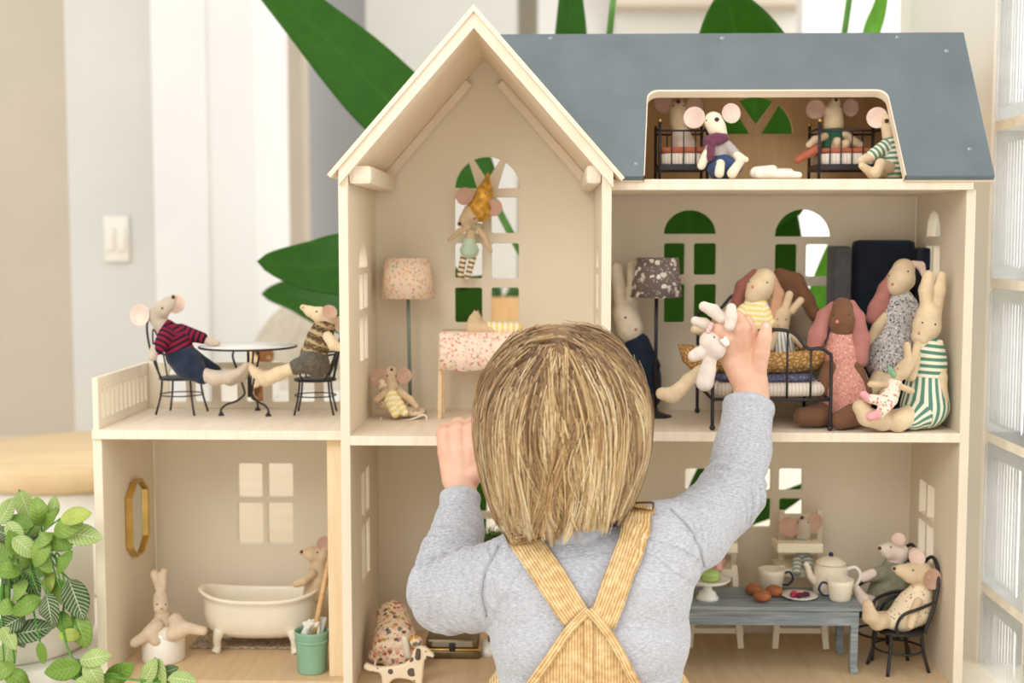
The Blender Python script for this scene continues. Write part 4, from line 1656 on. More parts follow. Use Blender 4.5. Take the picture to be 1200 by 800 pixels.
at_ = FAIR.node('Attribute', attribute_name='st')
wv = FAIR.node('TexVoronoi', Scale=190.0)
FAIR.link(FAIR.tc.outputs['Object'], wv.inputs['Vector'])
f_ = FAIR.math('ADD', FAIR.math('MODULO', FAIR.math('ADD', FAIR.math('DIVIDE', at_.outputs['Fac'], .012), 50.0), 1.0), FAIR.math('MULTIPLY', wv.outputs['Distance'], .5))
FAIR.color(FAIR.ramp(f_, [(0, (74, 58, 42)), (.35, (150, 126, 90)), (.47, (82, 66, 48)), (.72, (112, 92, 66)), (.95, (176, 154, 116))], 'CONSTANT'))
Y = .112
toy('toy_mouse', 'cloth mouse in brown patterned vest leaning back on the balcony', 'toy mouse', None,
    [[(385, 373, Y, 10), (375, 369, Y - .004, 9.5), (364, 365, Y - .004, 6.5), (355, 360, Y - .003, 3.5)], [(381, 380, Y, 9), (378, 392, Y, 8)],
     [(384, 394, Y - .02, 6), (391, 404, Y - .026, 6.5), (397, 407, Y - .026, 5)],
     [(346, 430, Y - .012, 7), (326, 438, Y - .016, 8.5), (311, 444, Y - .016, 8.5), (300, 437, Y - .016, 6), (292, 428, Y - .016, 4)],
     [(350, 428, Y + .014, 7), (328, 438, Y + .014, 7), (316, 440, Y + .014, 7), (304, 434, Y + .014, 5)]],
    LINEN,
    clothes=[('vest', FAIR.m, [[(380, 382, Y, 12.5), (375, 396, Y, 14), (368, 414, Y, 16)]]),
             ('trousers', cloth('grey_check', (96, 88, 76), .15, 200), [[(368, 416, Y, 16), (372, 428, Y, 15)], [(366, 424, Y - .01, 12), (347, 430, Y - .012, 9.5)], [(366, 424, Y + .01, 12), (349, 428, Y + .013, 9)]])],
    discs=[(386, 366, Y - .016, 9, (.4, -.9, .5), EARM), (399, 380, Y + .012, 10, (.6, -.8, .1), EARP)],
    noses=[(355, 360, 1.6, EARM)], eyes=[(371, 365, 1.2)])

# --- bathroom
Y = .125
toy('toy_mouse', 'beige cloth mouse bathing at the far end of the tub', 'toy mouse', None,
    [[(375, 650, Y, 13), (366, 649, Y - .004, 9), (354, 647, Y - .004, 3.6)], [(374, 660, Y, 11), (372, 678, Y, 13), (368, 694, Y, 13)], [(366, 672, Y - .014, 5.5), (356, 681, Y - .022, 5), (347, 684, Y - .024, 4.4)],
     [(378, 680, Y + .01, 6), (362, 690, Y + .016, 5)]],
    LINENM, discs=[(380, 637, Y - .004, 9, (.3, -.9, .3), EARM), (384, 640, Y + .02, 9, (.3, -.9, .3), EARM)], noses=[(353.5, 646.5, 2)], eyes=[(372, 647, 1.2)])
q = onZ(192, 772, ZF)
Y = q.y
toy('toy_rabbit', 'small cream rabbit sitting in the white pot with legs sticking out', 'toy rabbit', None,
    [[(188, 700, Y, 8.5), (189, 711, Y - .002, 9.5)], [(187, 690, Y, 5), (181, 672, Y, 5)], [(190, 690, Y + .002, 5), (192, 670, Y + .003, 4.5)], [(191, 722, Y, 10), (193, 742, Y, 15), (193, 762, Y, 14)],
     [(184, 730, Y - .012, 7), (172, 744, Y - .022, 7), (158, 753, Y - .028, 6)], [(206, 727, Y - .010, 9), (213, 737, Y - .02, 9.5), (203, 742, Y - .02, 9)],
     [(206, 734, Y - .016, 7), (222, 736, Y - .022, 6.5), (238, 739, Y - .024, 5.5)], [(184, 734, Y - .018, 8), (177, 741, Y - .02, 9), (184, 749, Y - .02, 9)]],
    cloth('oat_linen', (214, 192, 164)), soft=[('nappy', cloth('nappy_cloth', (224, 214, 196)), [[(184, 744, Y - .016, 10), (206, 743, Y - .016, 9)]])], noses=[(189.5, 713, 1.8, NOSEP)], eyes=[(184, 708, 1), (194, 708, 1)])

# --- tall room
Y = .175
LEGST = stripes('brown_leg_stripe', (236, 222, 196), (140, 104, 62), .0062, .55)
toy('toy_mouse', 'tiny mouse in pointed gold hat hanging in the tall arched window', 'toy mouse', None,
    [[(561, 244, Y, 12), (553, 251, Y - .003, 11.5), (546, 257, Y - .004, 8), (539, 262, Y - .004, 3.5)], [(553, 264, Y, 6), (550, 284, Y, 6)],
     [(549, 266, Y - .006, 3.4), (538, 271, Y - .008, 3.2), (527, 281, Y - .008, 2.6)], [(560, 267, Y - .004, 3.6), (568, 278, Y - .006, 3.2), (575, 294, Y - .006, 2.4)]],
    LINENM,
    clothes=[('skirt', cloth('mint_tulle', (190, 210, 186)), [[(550, 285, Y, 8), (550, 292, Y, 11.5)]]),
             ('collar', cloth('sage_scarf', (170, 158, 120)), [[(545, 266, Y - .004, 4.5), (562, 266, Y - .003, 4.5)]]),
             ('legs', LEGST, [[(544, 298, Y, 4.2), (539, 324, Y, 3.6)], [(555, 298, Y, 4.2), (548, 325, Y, 3.6)]]),
             ('pointed_hat', plain('gold_brocade', (196, 148, 60), .4, .25, 160, metal=.3, bump=.3), [[(563, 244, Y - .002, 16), (568, 226, Y - .002, 9), (572, 203, Y - .002, 1.6)]])],
    discs=[(545, 230, Y - .008, 10.5, (-.2, -1, .1), EARM), (578, 243, Y - .01, 10.5, (.25, -1, .1), EARM)], noses=[(539, 262, 2.2)], eyes=[(556, 256, 1.2)])
YEL = stripes('yellow_cream_stripe', (236, 214, 140), (244, 232, 204), .0072, .55)
Y = q_y = onZ(470, 490, Z1).y - .006
toy('toy_mouse', 'mouse baby in yellow striped leggings lying in the wire recliner', 'toy mouse', None,
    [[(459, 443, Y + .01, 10.5), (459, 436, Y + .006, 7)], [(460, 454, Y + .006, 8), (461, 468, Y, 9)], [(452, 460, Y - .006, 4.5), (441, 468, Y - .012, 4)], [(469, 459, Y - .006, 4.5), (481, 468, Y - .014, 4), (488, 476, Y - .016, 3.4)]],
    LINENM,
    clothes=[('leggings', YEL, [[(460, 465, Y - .004, 9), (461, 471, Y - .008, 9)], [(456, 470, Y - .01, 6), (463, 485, Y - .018, 5)], [(466, 470, Y - .01, 6), (474, 483, Y - .018, 5)]]),
             ('coat', cloth('taupe_cloth', (188, 164, 132)), [[(451, 458, Y, 6), (452, 472, Y - .002, 5)], [(468, 458, Y, 6), (472, 470, Y - .002, 5)]])],
    discs=[(445, 442, Y + .006, 11, (-.3, -1, .1), EARM), (473, 440, Y + .006, 9.5, (.3, -1, .1), EARM)], noses=[(459, 433, 1.8)], eyes=[(454, 440, 1.1), (464, 440, 1.1)])
Y = .12
toy('toy_mouse', 'beige mouse lying on the floral table with nose pointing up', 'toy mouse', None,
    [[(556, 383, Y, 11), (557, 375, Y, 8), (558, 365, Y, 3.2)], [(560, 385, Y, 9), (576, 386, Y, 8)]], LINENM,
    clothes=[('striped_blanket', YEL, [[(574, 384, Y, 7.5), (606, 384, Y, 6.5)]])], noses=[(558, 363, 1.8)])

# --- middle right room
Y = .155
toy('toy_rabbit', 'white rabbit in dark denim half hidden behind the blossom lamp', 'toy rabbit', Z1,
    [[(733, 366, Y, 15), (738, 384, Y - .003, 16)], [(728, 358, Y, 8), (722, 315, Y, 7.5)], [(741, 356, Y, 7), (741, 312, Y + .004, 6)], [(742, 398, Y, 10), (750, 425, Y, 15), (752, 455, Y, 20)]],
    LINENP, clothes=[('denim_jacket', DENIM, [[(746, 404, Y - .002, 14), (753, 440, Y, 20), (754, 460, Y, 22)], [(752, 400, Y - .006, 8), (766, 428, Y - .014, 8)]])],
    noses=[(745, 386, 2, NOSEP)], eyes=[(733, 372, 1.4)])
Y = .095
toy('toy_rabbit', 'cream rabbit in yellow striped shirt sitting on the iron bed', 'toy rabbit', None,
    [[(896, 327, Y, 13), (890, 338, Y - .003, 15), (884, 346, Y - .005, 11)], [(888, 352, Y, 9), (885, 372, Y, 15), (884, 410, Y, 18)], [(900, 378, Y - .01, 5), (891, 390, Y - .016, 5)], [(865, 372, Y - .01, 6), (850, 388, Y - .014, 6)],
     [(868, 405, Y - .02, 11), (838, 410, Y - .035, 10)], [(884, 412, Y - .02, 11), (870, 425, Y - .02, 10)]],
    LINEN,
    clothes=[('shirt', stripes('pale_yellow_stripe', (240, 216, 134), (246, 234, 200), .0062, .5), [[(886, 356, Y, 13), (884, 374, Y, 18), (882, 398, Y, 21)], [(894, 366, Y - .006, 9), (902, 378, Y - .01, 7)], [(872, 364, Y - .004, 8), (862, 374, Y - .008, 7)]])],
    soft=[('ear', cloth('dark_rose_ear', (146, 92, 82)), [[(884, 320, Y + .004, 5), (870, 336, Y + .006, 8), (862, 358, Y + .006, 7)]]), ('ear', cloth('ear_back', (196, 150, 120)), [[(905, 326, Y, 5), (912, 345, Y - .004, 7), (908, 370, Y - .006, 7), (903, 386, Y - .006, 4)]])],
    noses=[(882, 336, 1.8, NOSEP)], eyes=[(878, 330, 1.1), (899, 331, 1.1)])
Y = .15
toy('toy_rabbit', 'brown lop-eared rabbit in grey ruffle behind the yellow-shirted one', 'toy rabbit', None,
    [[(916, 332, Y, 15), (924, 346, Y, 16)], [(926, 362, Y, 12), (930, 390, Y, 18), (930, 420, Y, 18)]], BROWNL,
    clothes=[('ruffle_dress', cloth('grey_ruffle', (150, 132, 112)), [[(928, 366, Y - .006, 15), (936, 392, Y - .004, 20), (934, 420, Y, 21)]])],
    soft=[('ear', cloth('brown_ear', (128, 88, 62)), [[(914, 322, Y - .004, 8), (932, 330, Y - .006, 10), (944, 352, Y - .006, 10), (953, 368, Y - .008, 8), (963, 374, Y - .008, 5)]])])
Y = .085
toy('toy_rabbit', 'small beige rabbit in grey striped trousers leaning in the basket', 'toy rabbit', None,
    [[(917, 369, Y, 9.5), (915, 380, Y, 10)], [(920, 362, Y, 5), (925, 345, Y, 4.6)], [(928, 364, Y + .003, 5), (938, 352, Y + .004, 4.4)], [(917, 388, Y, 8), (918, 412, Y, 12)], [(908, 393, Y - .006, 4.5), (903, 408, Y - .01, 4.5)], [(928, 392, Y - .006, 4.5), (940, 404, Y - .008, 4.5)]],
    LINENM, clothes=[('trousers', stripes('grey_white_stripe', (226, 222, 210), (150, 150, 146), .005, .6, 'an'), [[(917, 398, Y, 12.5), (919, 416, Y, 14)]])],
    noses=[(912, 381, 1.3, NOSEP)], eyes=[(911, 374, .9), (921, 374, .9)])
Y = .02
toy('toy_rabbit', 'cream rabbit lying in the basket with only its long legs showing', 'toy rabbit', None,
    [[(838, 428, Y + .03, 9), (820, 437, Y + .008, 8.5), (806, 446, Y - .004, 8)], [(806, 446, Y - .004, 7.5), (797, 456, Y - .006, 8.5), (788, 463, Y - .006, 9.5), (776, 461, Y - .006, 7.5)], [(840, 400, Y + .03, 9), (822, 385, Y + .02, 7), (815, 386, Y + .015, 6)]], LINEN)
Y = .055
PINKF = floral('pink_sprig', (208, 146, 130), [(232, 190, 172), (180, 106, 94), (222, 168, 150)], 330, .34)
toy('toy_rabbit', 'brown rabbit with long rose ears in a pink sprigged dress', 'toy rabbit', Z1,
    [[(987, 361, Y, 12.5), (987, 376, Y - .004, 15), (987, 384, Y - .004, 13)], [(987, 395, Y, 9), (988, 430, Y, 18)], [(1003, 430, Y - .014, 8), (1014, 458, Y - .016, 8)], [(972, 430, Y - .014, 8), (962, 458, Y - .016, 8)],
     [(980, 480, Y, 14), (958, 487, Y - .02, 12), (941, 488, Y - .026, 11)], [(996, 480, Y, 14), (1000, 486, Y - .03, 13), (984, 492, Y - .038, 11)]],
    BROWNL, clothes=[('dress', PINKF, [[(986, 396, Y, 15), (987, 412, Y, 18), (989, 455, Y, 28), (990, 474, Y, 30)]])],
    soft=[('ear', EARR, [[(976, 358, Y + .004, 5), (966, 370, Y + .002, 8), (958, 392, Y - .002, 10), (952, 410, Y - .004, 8)]]), ('ear', EARR, [[(998, 356, Y + .002, 5), (1005, 372, Y - .006, 8), (1009, 398, Y - .01, 10), (1008, 422, Y - .012, 9)]])],
    noses=[(981, 377, 2.2, NOSEP)], eyes=[(977, 369, 1.1), (995, 369, 1.1)], k=.4)
GRF = floral('grey_blossom_dress', (196, 190, 184), [(112, 104, 108), (146, 138, 140), (232, 226, 220), (90, 84, 92)], 330, .42)
Y = .105
toy('toy_rabbit', 'cream rabbit in grey floral dress sitting on the navy armchair', 'toy rabbit', None,
    [[(1059, 316, Y, 13), (1056, 327, Y - .004, 15.5), (1051, 336, Y - .006, 11)], [(1056, 344, Y, 9), (1054, 370, Y, 14), (1048, 410, Y, 16)], [(1040, 366, Y - .008, 6), (1028, 384, Y - .014, 6), (1018, 400, Y - .016, 5)], [(1069, 364, Y - .008, 6), (1080, 385, Y - .012, 6), (1078, 400, Y - .014, 6)],
     [(1036, 432, Y - .02, 11), (1026, 452, Y - .04, 9.5), (1010, 466, Y - .055, 9.5), (990, 469, Y - .06, 8)], [(1050, 432, Y - .02, 11), (1042, 450, Y - .04, 9)]],
    LINEN, clothes=[('dress', GRF, [[(1056, 352, Y, 14), (1053, 372, Y, 18), (1044, 412, Y - .006, 26), (1040, 424, Y - .014, 27)], [(1046, 362, Y - .004, 8), (1040, 368, Y - .008, 7)], [(1068, 358, Y - .004, 8), (1072, 366, Y - .008, 7)]])],
    soft=[('ear', EARR, [[(1047, 318, Y + .004, 4), (1038, 338, Y + .002, 8), (1029, 362, Y - .002, 11), (1024, 372, Y - .004, 9)]]), ('ear', EARP, [[(1070, 309, Y, 4), (1079, 311, Y - .004, 4.5), (1083, 322, Y - .006, 3.4)]])],
    noses=[(1046, 333, 1.8, NOSEP)], eyes=[(1042, 323, 1.1), (1064, 318, 1.2)])
Y = .035
GST = stripes('green_white_stripe', (92, 138, 118), (236, 230, 208), .0078, .5)
GSTV = stripes('green_white_trouser_stripe', (92, 138, 118), (236, 230, 208), .0085, .5, 'an')
toy('toy_rabbit', 'tall cream rabbit in green and white striped overalls by the right wall', 'toy rabbit', Z1,
    [[(1089, 368, Y, 14), (1086, 382, Y - .004, 16), (1079, 394, Y - .007, 11)], [(1086, 360, Y, 7.5), (1085, 340, Y, 8), (1088, 323, Y, 6.5)], [(1097, 360, Y + .003, 7.5), (1100, 340, Y + .003, 7.5), (1103, 323, Y + .003, 5.5)], [(1088, 400, Y, 10), (1087, 430, Y, 17), (1084, 470, Y, 20)],
     [(1098, 418, Y - .008, 7), (1102, 442, Y - .014, 7.5), (1103, 470, Y - .016, 7.5)], [(1074, 416, Y - .01, 7), (1067, 440, Y - .02, 7)],
     [(1066, 486, Y - .02, 12), (1052, 494, Y - .032, 12.5)], [(1062, 488, Y - .01, 11), (1034, 493, Y - .03, 11.5), (1016, 488, Y - .04, 11), (1008, 477, Y - .042, 9)]],
    LINEN, clothes=[('bib', GST, [[(1089, 410, Y, 17), (1087, 424, Y, 20), (1085, 446, Y, 23)]]), ('trousers', GSTV, [[(1085, 446, Y, 23), (1084, 474, Y - .002, 28)], [(1080, 480, Y - .012, 20), (1070, 490, Y - .02, 14)]]),
                    ('collar', cloth('cream_collar', (232, 214, 184)), [[(1077, 404, Y - .01, 4.5), (1101, 402, Y - .008, 4.5)]])],
    noses=[(1077, 390, 2, NOSEP)], eyes=[(1081, 378, 1.1), (1096, 380, 1.2)])
Y = -.008
BABF = floral('pink_green_floral', (240, 226, 206), [(226, 120, 120), (160, 186, 140), (240, 170, 160), (196, 150, 110)], 240, .34)
toy('toy_rabbit', 'baby rabbit in pink flowered romper on the green-striped rabbit\'s lap', 'toy rabbit', None,
    [[(1062, 428, Y + .004, 8.5), (1056, 436, Y, 9), (1050, 442, Y - .002, 6)], [(1064, 421, Y + .004, 4.5), (1063, 404, Y + .004, 4)], [(1070, 423, Y + .006, 5), (1075, 404, Y + .008, 4.5)], [(1050, 448, Y, 7), (1043, 462, Y, 9)], [(1038, 450, Y - .006, 3.6), (1020, 450, Y - .01, 3.6)], [(1054, 452, Y - .006, 3.6), (1068, 458, Y - .008, 4)]],
    LINENM, clothes=[('romper', BABF, [[(1048, 450, Y, 9), (1041, 466, Y, 11.5)], [(1036, 470, Y - .006, 7), (1020, 467, Y - .01, 5.5)], [(1040, 474, Y - .006, 7), (1031, 484, Y - .01, 6)]]),
                     ('bootie', cloth('pink_bootie', (236, 168, 170)), [[(1016, 466, Y - .01, 5), (1012, 462, Y - .012, 4.5)]]), ('bootie', cloth('pink_bootie_2', (236, 168, 170)), [[(1028, 486, Y - .012, 6), (1020, 488, Y - .012, 5)]]),
                     ('bow', cloth('green_bow', (130, 178, 140)), [[(1043, 432, Y - .006, 3), (1048, 440, Y - .006, 3)]])],
    noses=[(1047, 441, 1.3, NOSEP)], eyes=[(1052, 432, .9)], vox=.0011)

# --- attic
Y = .115
toy('toy_mouse', 'shadowed mouse in pale blouse sitting on the left attic bed', 'toy mouse', None,
    [[(796, 143, Y, 11), (795, 128, Y - .004, 10), (795, 120, Y - .006, 5)], [(797, 152, Y, 8), (800, 172, Y, 12)]], LINENM,
    clothes=[('blouse', cloth('pale_blouse', (206, 186, 168)), [[(798, 158, Y, 11), (801, 172, Y - .004, 15)]])],
    discs=[(778, 121, Y, 11.5, (-.2, -1, 0), EARM), (814, 124, Y, 11, (.2, -1, 0), EARM)], noses=[(795, 119, 2.6)], eyes=[(789, 124, 1), (801, 124, 1)])
Y = .066
toy('toy_mouse', 'mouse with purple scarf and blue shorts sitting at the attic edge', 'toy mouse', Z2,
    [[(836, 142, Y, 11), (840, 150, Y - .003, 10.5), (844, 156, Y - .003, 8)], [(840, 162, Y, 7), (843, 185, Y, 9)], [(828, 180, Y - .014, 5), (822, 194, Y - .018, 5)], [(857, 177, Y - .01, 4.6), (866, 184, Y - .016, 5), (874, 187, Y - .018, 3.4)],
     [(844, 192, Y - .02, 5.5), (843, 203, Y - .03, 5.5)], [(867, 190, Y - .02, 5), (858, 203, Y - .03, 6)]],
    LINENP, clothes=[('shirt', cloth('grey_marl', (176, 164, 158)), [[(841, 168, Y, 9), (843, 184, Y, 12)], [(833, 172, Y - .008, 6), (828, 184, Y - .014, 6)], [(852, 170, Y - .006, 6), (862, 181, Y - .012, 6)]]),
                     ('scarf', cloth('purple_knit', (112, 62, 82), .15, 160), [[(830, 165, Y - .006, 6.5), (840, 163, Y - .01, 7), (848, 162, Y - .008, 6)], [(834, 168, Y - .014, 5), (832, 184, Y - .018, 5)]]),
                     ('shorts', DENIML, [[(844, 190, Y, 14), (845, 197, Y - .004, 15)], [(838, 196, Y - .01, 9), (842, 197, Y - .018, 8.5)], [(854, 195, Y - .01, 9), (862, 196, Y - .016, 8)]])],
    discs=[(814, 138, Y + .002, 12.5, (-.25, -1, .05), EARP), (856, 133, Y + .004, 11.5, (.25, -1, .05), EARP)], noses=[(840, 140, 2.8)], eyes=[(828, 141, 1), (848, 137, 1)])
Y = .112
toy('toy_mouse', 'shadowed mouse in green top sitting on the right attic bed', 'toy mouse', None,
    [[(977, 145, Y, 11.5), (976, 130, Y - .003, 10.5), (979, 119, Y - .006, 5.5)], [(977, 155, Y, 8), (977, 172, Y, 10)], [(967, 160, Y - .006, 4.5), (955, 164, Y - .01, 4.5), (948, 170, Y - .012, 4)], [(990, 158, Y - .004, 5), (1002, 167, Y - .006, 5), (1008, 170, Y - .006, 4.5)], [(978, 176, Y - .012, 5), (981, 166, Y - .02, 5.5)], [(988, 176, Y - .012, 5), (991, 168, Y - .02, 5)]],
    LINENM, clothes=[('top', cloth('bottle_green', (52, 104, 76)), [[(977, 150, Y, 10), (976, 172, Y, 12.5)]])],
    discs=[(956, 128, Y, 11.5, (-.25, -1, 0), EARM), (996, 126, Y, 10.5, (.25, -1, 0), EARM)], noses=[(980, 117, 2.2)], eyes=[(970, 124, 1), (985, 125, 1)])
Y = .064
toy('toy_mouse', 'mouse in green and white striped shirt at the attic\'s right corner', 'toy mouse', Z2,
    [[(1041, 146, Y, 9), (1040, 140, Y - .004, 6)], [(1041, 150, Y, 8), (1042, 168, Y, 7)], [(1024, 182, Y - .012, 6), (1010, 188, Y - .016, 5.5)], [(1033, 200, Y - .008, 8), (1022, 203, Y - .022, 6), (1010, 194, Y - .03, 4)], [(1042, 196, Y - .012, 7), (1032, 192, Y - .024, 6), (1027, 203, Y - .03, 6)]],
    LINEN, clothes=[('shirt', stripes('sage_white_stripe', (104, 146, 122), (238, 232, 210), .0062, .5), [[(1043, 166, Y, 9), (1045, 180, Y, 11.5), (1045, 198, Y, 13)], [(1036, 172, Y - .006, 7.5), (1022, 182, Y - .012, 7)]])],
    discs=[(1028, 138, Y + .002, 12, (-.3, -1, 0), EARP)], noses=[(1039, 141.5, 2.6)], eyes=[(1033, 143, .9)])

# --- dining room
Y = .15
toy('toy_mouse', 'mouse baby with big ears sitting in the cream high chair', 'toy mouse', None,
    [[(940, 622, Y, 11), (941, 614, Y - .006, 8), (941, 608, Y - .01, 4)], [(940, 632, Y, 9), (940, 656, Y, 10)]], LINENG,
    clothes=[('top', stripes('grey_stripe_top', (228, 222, 208), (150, 160, 150), .006, .5), [[(940, 636, Y - .002, 10), (940, 656, Y, 11)], [(934, 656, Y - .014, 5.5), (934, 670, Y - .028, 5)], [(947, 656, Y - .014, 5.5), (948, 670, Y - .028, 5)]])],
    discs=[(925, 617, Y - .004, 12, (-.25, -1, 0), EARM), (953, 611, Y - .002, 11, (.3, -1, 0), EARM)], noses=[(940, 606.5, 2.2)], eyes=[(935, 612, 1), (947, 612, 1)])
toy('toy_mouse', 'mouse baby with pink bow in the half-hidden high chair', 'toy mouse', None,
    [[(838, 622, Y, 11), (838, 612, Y - .006, 7)], [(838, 634, Y, 9), (838, 656, Y, 10)]], LINENG,
    clothes=[('top', cloth('pink_top', (232, 176, 164)), [[(838, 636, Y, 10), (839, 656, Y, 12)], [(842, 650, Y - .02, 5), (842, 666, Y - .028, 5)]])],
    discs=[(823, 614, Y - .004, 11, (-.25, -1, 0), EARM), (852, 612, Y - .002, 11, (.3, -1, 0), EARM)])
Y = onZ(1031, 764, ZF).y
toy('toy_mouse', 'white-headed mouse in grey-green shirt on the rear table chair', 'toy mouse', None,
    [[(1052, 648, Y, 13), (1042, 645, Y - .004, 10), (1032, 642, Y - .006, 4)], [(1048, 660, Y, 10), (1040, 690, Y, 15), (1036, 708, Y, 16)], [(1022, 672, Y - .02, 6), (1012, 676, Y - .024, 6)], [(1020, 706, Y - .02, 9), (1010, 702, Y - .034, 7.5), (1004, 690, Y - .036, 5)]],
    cloth('white_felt', (238, 220, 206)), clothes=[('shirt', cloth('sage_grey_cotton', (142, 140, 118), .1, 160), [[(1047, 668, Y, 15), (1040, 690, Y, 19), (1034, 704, Y, 20)], [(1034, 672, Y - .012, 9), (1020, 674, Y - .018, 8)], [(1056, 676, Y - .01, 10), (1058, 692, Y - .016, 8)]])],
    discs=[(1053, 632, Y - .014, 8, (-.2, -.8, .6), EARP), (1070, 650, Y - .01, 9, (.5, -.8, .1), EARP)], noses=[(1031, 642, 2.2)], eyes=[(1044, 641, 1.1)])
Y = onZ(1052, 783, ZF).y
toy('toy_mouse', 'beige mouse in flowered dress on the front table chair', 'toy mouse', None,
    [[(1079, 672, Y, 14), (1068, 671, Y - .004, 12), (1056, 668, Y - .006, 7), (1048, 666, Y - .006, 3.2)], [(1078, 686, Y, 10), (1068, 712, Y, 14)], [(1076, 705, Y - .018, 5.5), (1070, 720, Y - .026, 6), (1067, 732, Y - .028, 5)], [(1044, 726, Y - .012, 9), (1028, 729, Y - .022, 9), (1020, 722, Y - .03, 9), (1017, 708, Y - .034, 6)], [(1044, 724, Y + .012, 9), (1030, 724, Y + .004, 8)]],
    LINEN, clothes=[('dress', floral('bird_floral', (240, 222, 190), [(58, 92, 104), (206, 130, 100), (150, 168, 130), (226, 180, 120)], 190, .26), [[(1078, 694, Y, 14), (1070, 712, Y, 20), (1056, 724, Y - .004, 17)], [(1060, 722, Y - .012, 13), (1044, 727, Y - .014, 10)]]),
                    ('ribbon', cloth('mint_ribbon', (178, 206, 168)), [[(1086, 706, Y + .01, 2), (1087, 735, Y + .014, 2)]])],
    discs=[(1091, 678, Y - .012, 12.5, (.35, -1, .1), EARM), (1074, 654, Y - .002, 10, (.1, -.9, .3), EARP)], noses=[(1048, 666, 2)], eyes=[(1070, 668, 1.2)])
# ------------------------------------------------------------------ the child
SKIN = N('skin', .5, .35)
tn = SKIN.node('TexNoise', Scale=35.0, Detail=4.0)
SKIN.link(SKIN.tc.outputs['Object'], tn.inputs['Vector'])
SKIN.color(SKIN.ramp(tn.outputs['Fac'], [(.3, (220, 170, 142)), (.7, (234, 190, 162))]))
SKIN.b.inputs['Subsurface Weight'].default_value = .08
SKIN.b.inputs['Subsurface Radius'].default_value = (.006, .003, .0015)
SKIN.b.inputs['Subsurface Scale'].default_value = .5
tn2 = SKIN.node('TexNoise', Scale=500.0, Detail=2.0)
SKIN.link(SKIN.tc.outputs['Object'], tn2.inputs['Vector'])
SKIN.bump(tn2.outputs['Fac'], .08, .0005)

YT_ = -.25
hipx = P(690, 850, YT_).x


def wcaps(lst):
    return [(Vector(a), Vector(b), ra, rb) for a, b, ra, rb in lst]


legs = wcaps([((hipx - .04, YT_, .085), (hipx + .04, YT_, .085), .068, .068)] +
             [c for s in (-1, 1) for c in (((hipx + s * .045, YT_, .075), (hipx + s * .062, -.125, .058), .058, .042),
                                           ((hipx + s * .062, -.125, .052), (hipx + s * .055, -.30, .036), .038, .028))])
feet = wcaps([c for s in (-1, 1) for c in (((hipx + s * .055, -.30, .032), (hipx + s * .05, -.355, .024), .022, .02), ((hipx + s * .05, -.355, .022), (hipx + s * .046, -.385, .02), .019, .014))])
torso_px = [[(650, 745, YT_, 78), (732, 745, YT_, 78)], [(638, 694, YT_, 66), (744, 684, YT_, 70)], [(655, 820, YT_, 80), (726, 820, YT_, 80)], [(666, 640, YT_, 46), (662, 606, -.247, 41)],
            [(610, 672, YT_, 50), (770, 650, YT_, 52)]]
armL_px = [[(606, 676, -.25, 50), (560, 690, -.222, 48), (527, 694, -.195, 46), (530, 655, -.155, 38), (537, 620, -.12, 29), (540, 570, -.085, 21)]]
armR_px = [[(772, 640, -.245, 54), (812, 624, -.2, 43), (857, 580, -.135, 36), (870, 528, -.09, 31.5), (879, 462, -.05, 28)]]
head_px = [[(660, 487, -.25, 86), (660, 487, -.235, 86)], [(660, 520, -.215, 66), (660, 540, -.205, 56)], [(660, 560, -.25, 46), (662, 620, -.25, 42)],
           [(660, 497, -.158, 6), (660, 514, -.152, 9)], [(633, 525, -.172, 22), (687, 525, -.172, 22)], [(660, 552, -.168, 18), (660, 556, -.166, 18)],
           [(574, 505, -.245, 10), (577, 530, -.245, 8)], [(746, 505, -.245, 10), (743, 530, -.245, 8)]]


def inset(chs, d):
    return [[(x, y, Y, max(4, r - d)) for x, y, Y, r in ch] for ch in chs]


bodycaps = caps_of(head_px + inset(torso_px, 7) + inset(armL_px, 8) + inset(armR_px, 8)) + [(a, b, ra - .006, rb - .006) for a, b, ra, rb in legs] + feet
BV, BF = sdf_mesh(bodycaps, .0032, .012)
# hands, finer, continuous with the wrists inside the cuffs
handL = [[(540, 612, -.115, 19), (541, 582, -.088, 18.5), (539, 562, -.078, 19)], [(534, 560, -.078, 17), (525, 532, -.07, 12)], [(541, 560, -.078, 17), (538, 530, -.07, 12.5)], [(547, 560, -.078, 15), (551, 530, -.07, 12)], [(550, 560, -.078, 13), (563, 532, -.07, 11)],
         [(523, 528, -.07, 10.5), (521, 509, -.062, 9.5), (522, 503, -.046, 9), (524, 504, -.024, 7.5)],
         [(537, 526, -.07, 10.5), (536, 505, -.063, 9.5), (537, 498, -.046, 9.2), (538, 502, -.020, 7.5)],
         [(551, 526, -.07, 10.5), (552, 504, -.063, 9.5), (553, 498, -.046, 9.2), (553, 502, -.020, 7.5)],
         [(563, 528, -.07, 9.5), (566, 508, -.062, 8.6), (567, 502, -.046, 8.2), (567, 504, -.026, 7)],
         [(553, 557, -.082, 12), (571, 543, -.074, 9.5), (580, 529, -.066, 8.5)]]
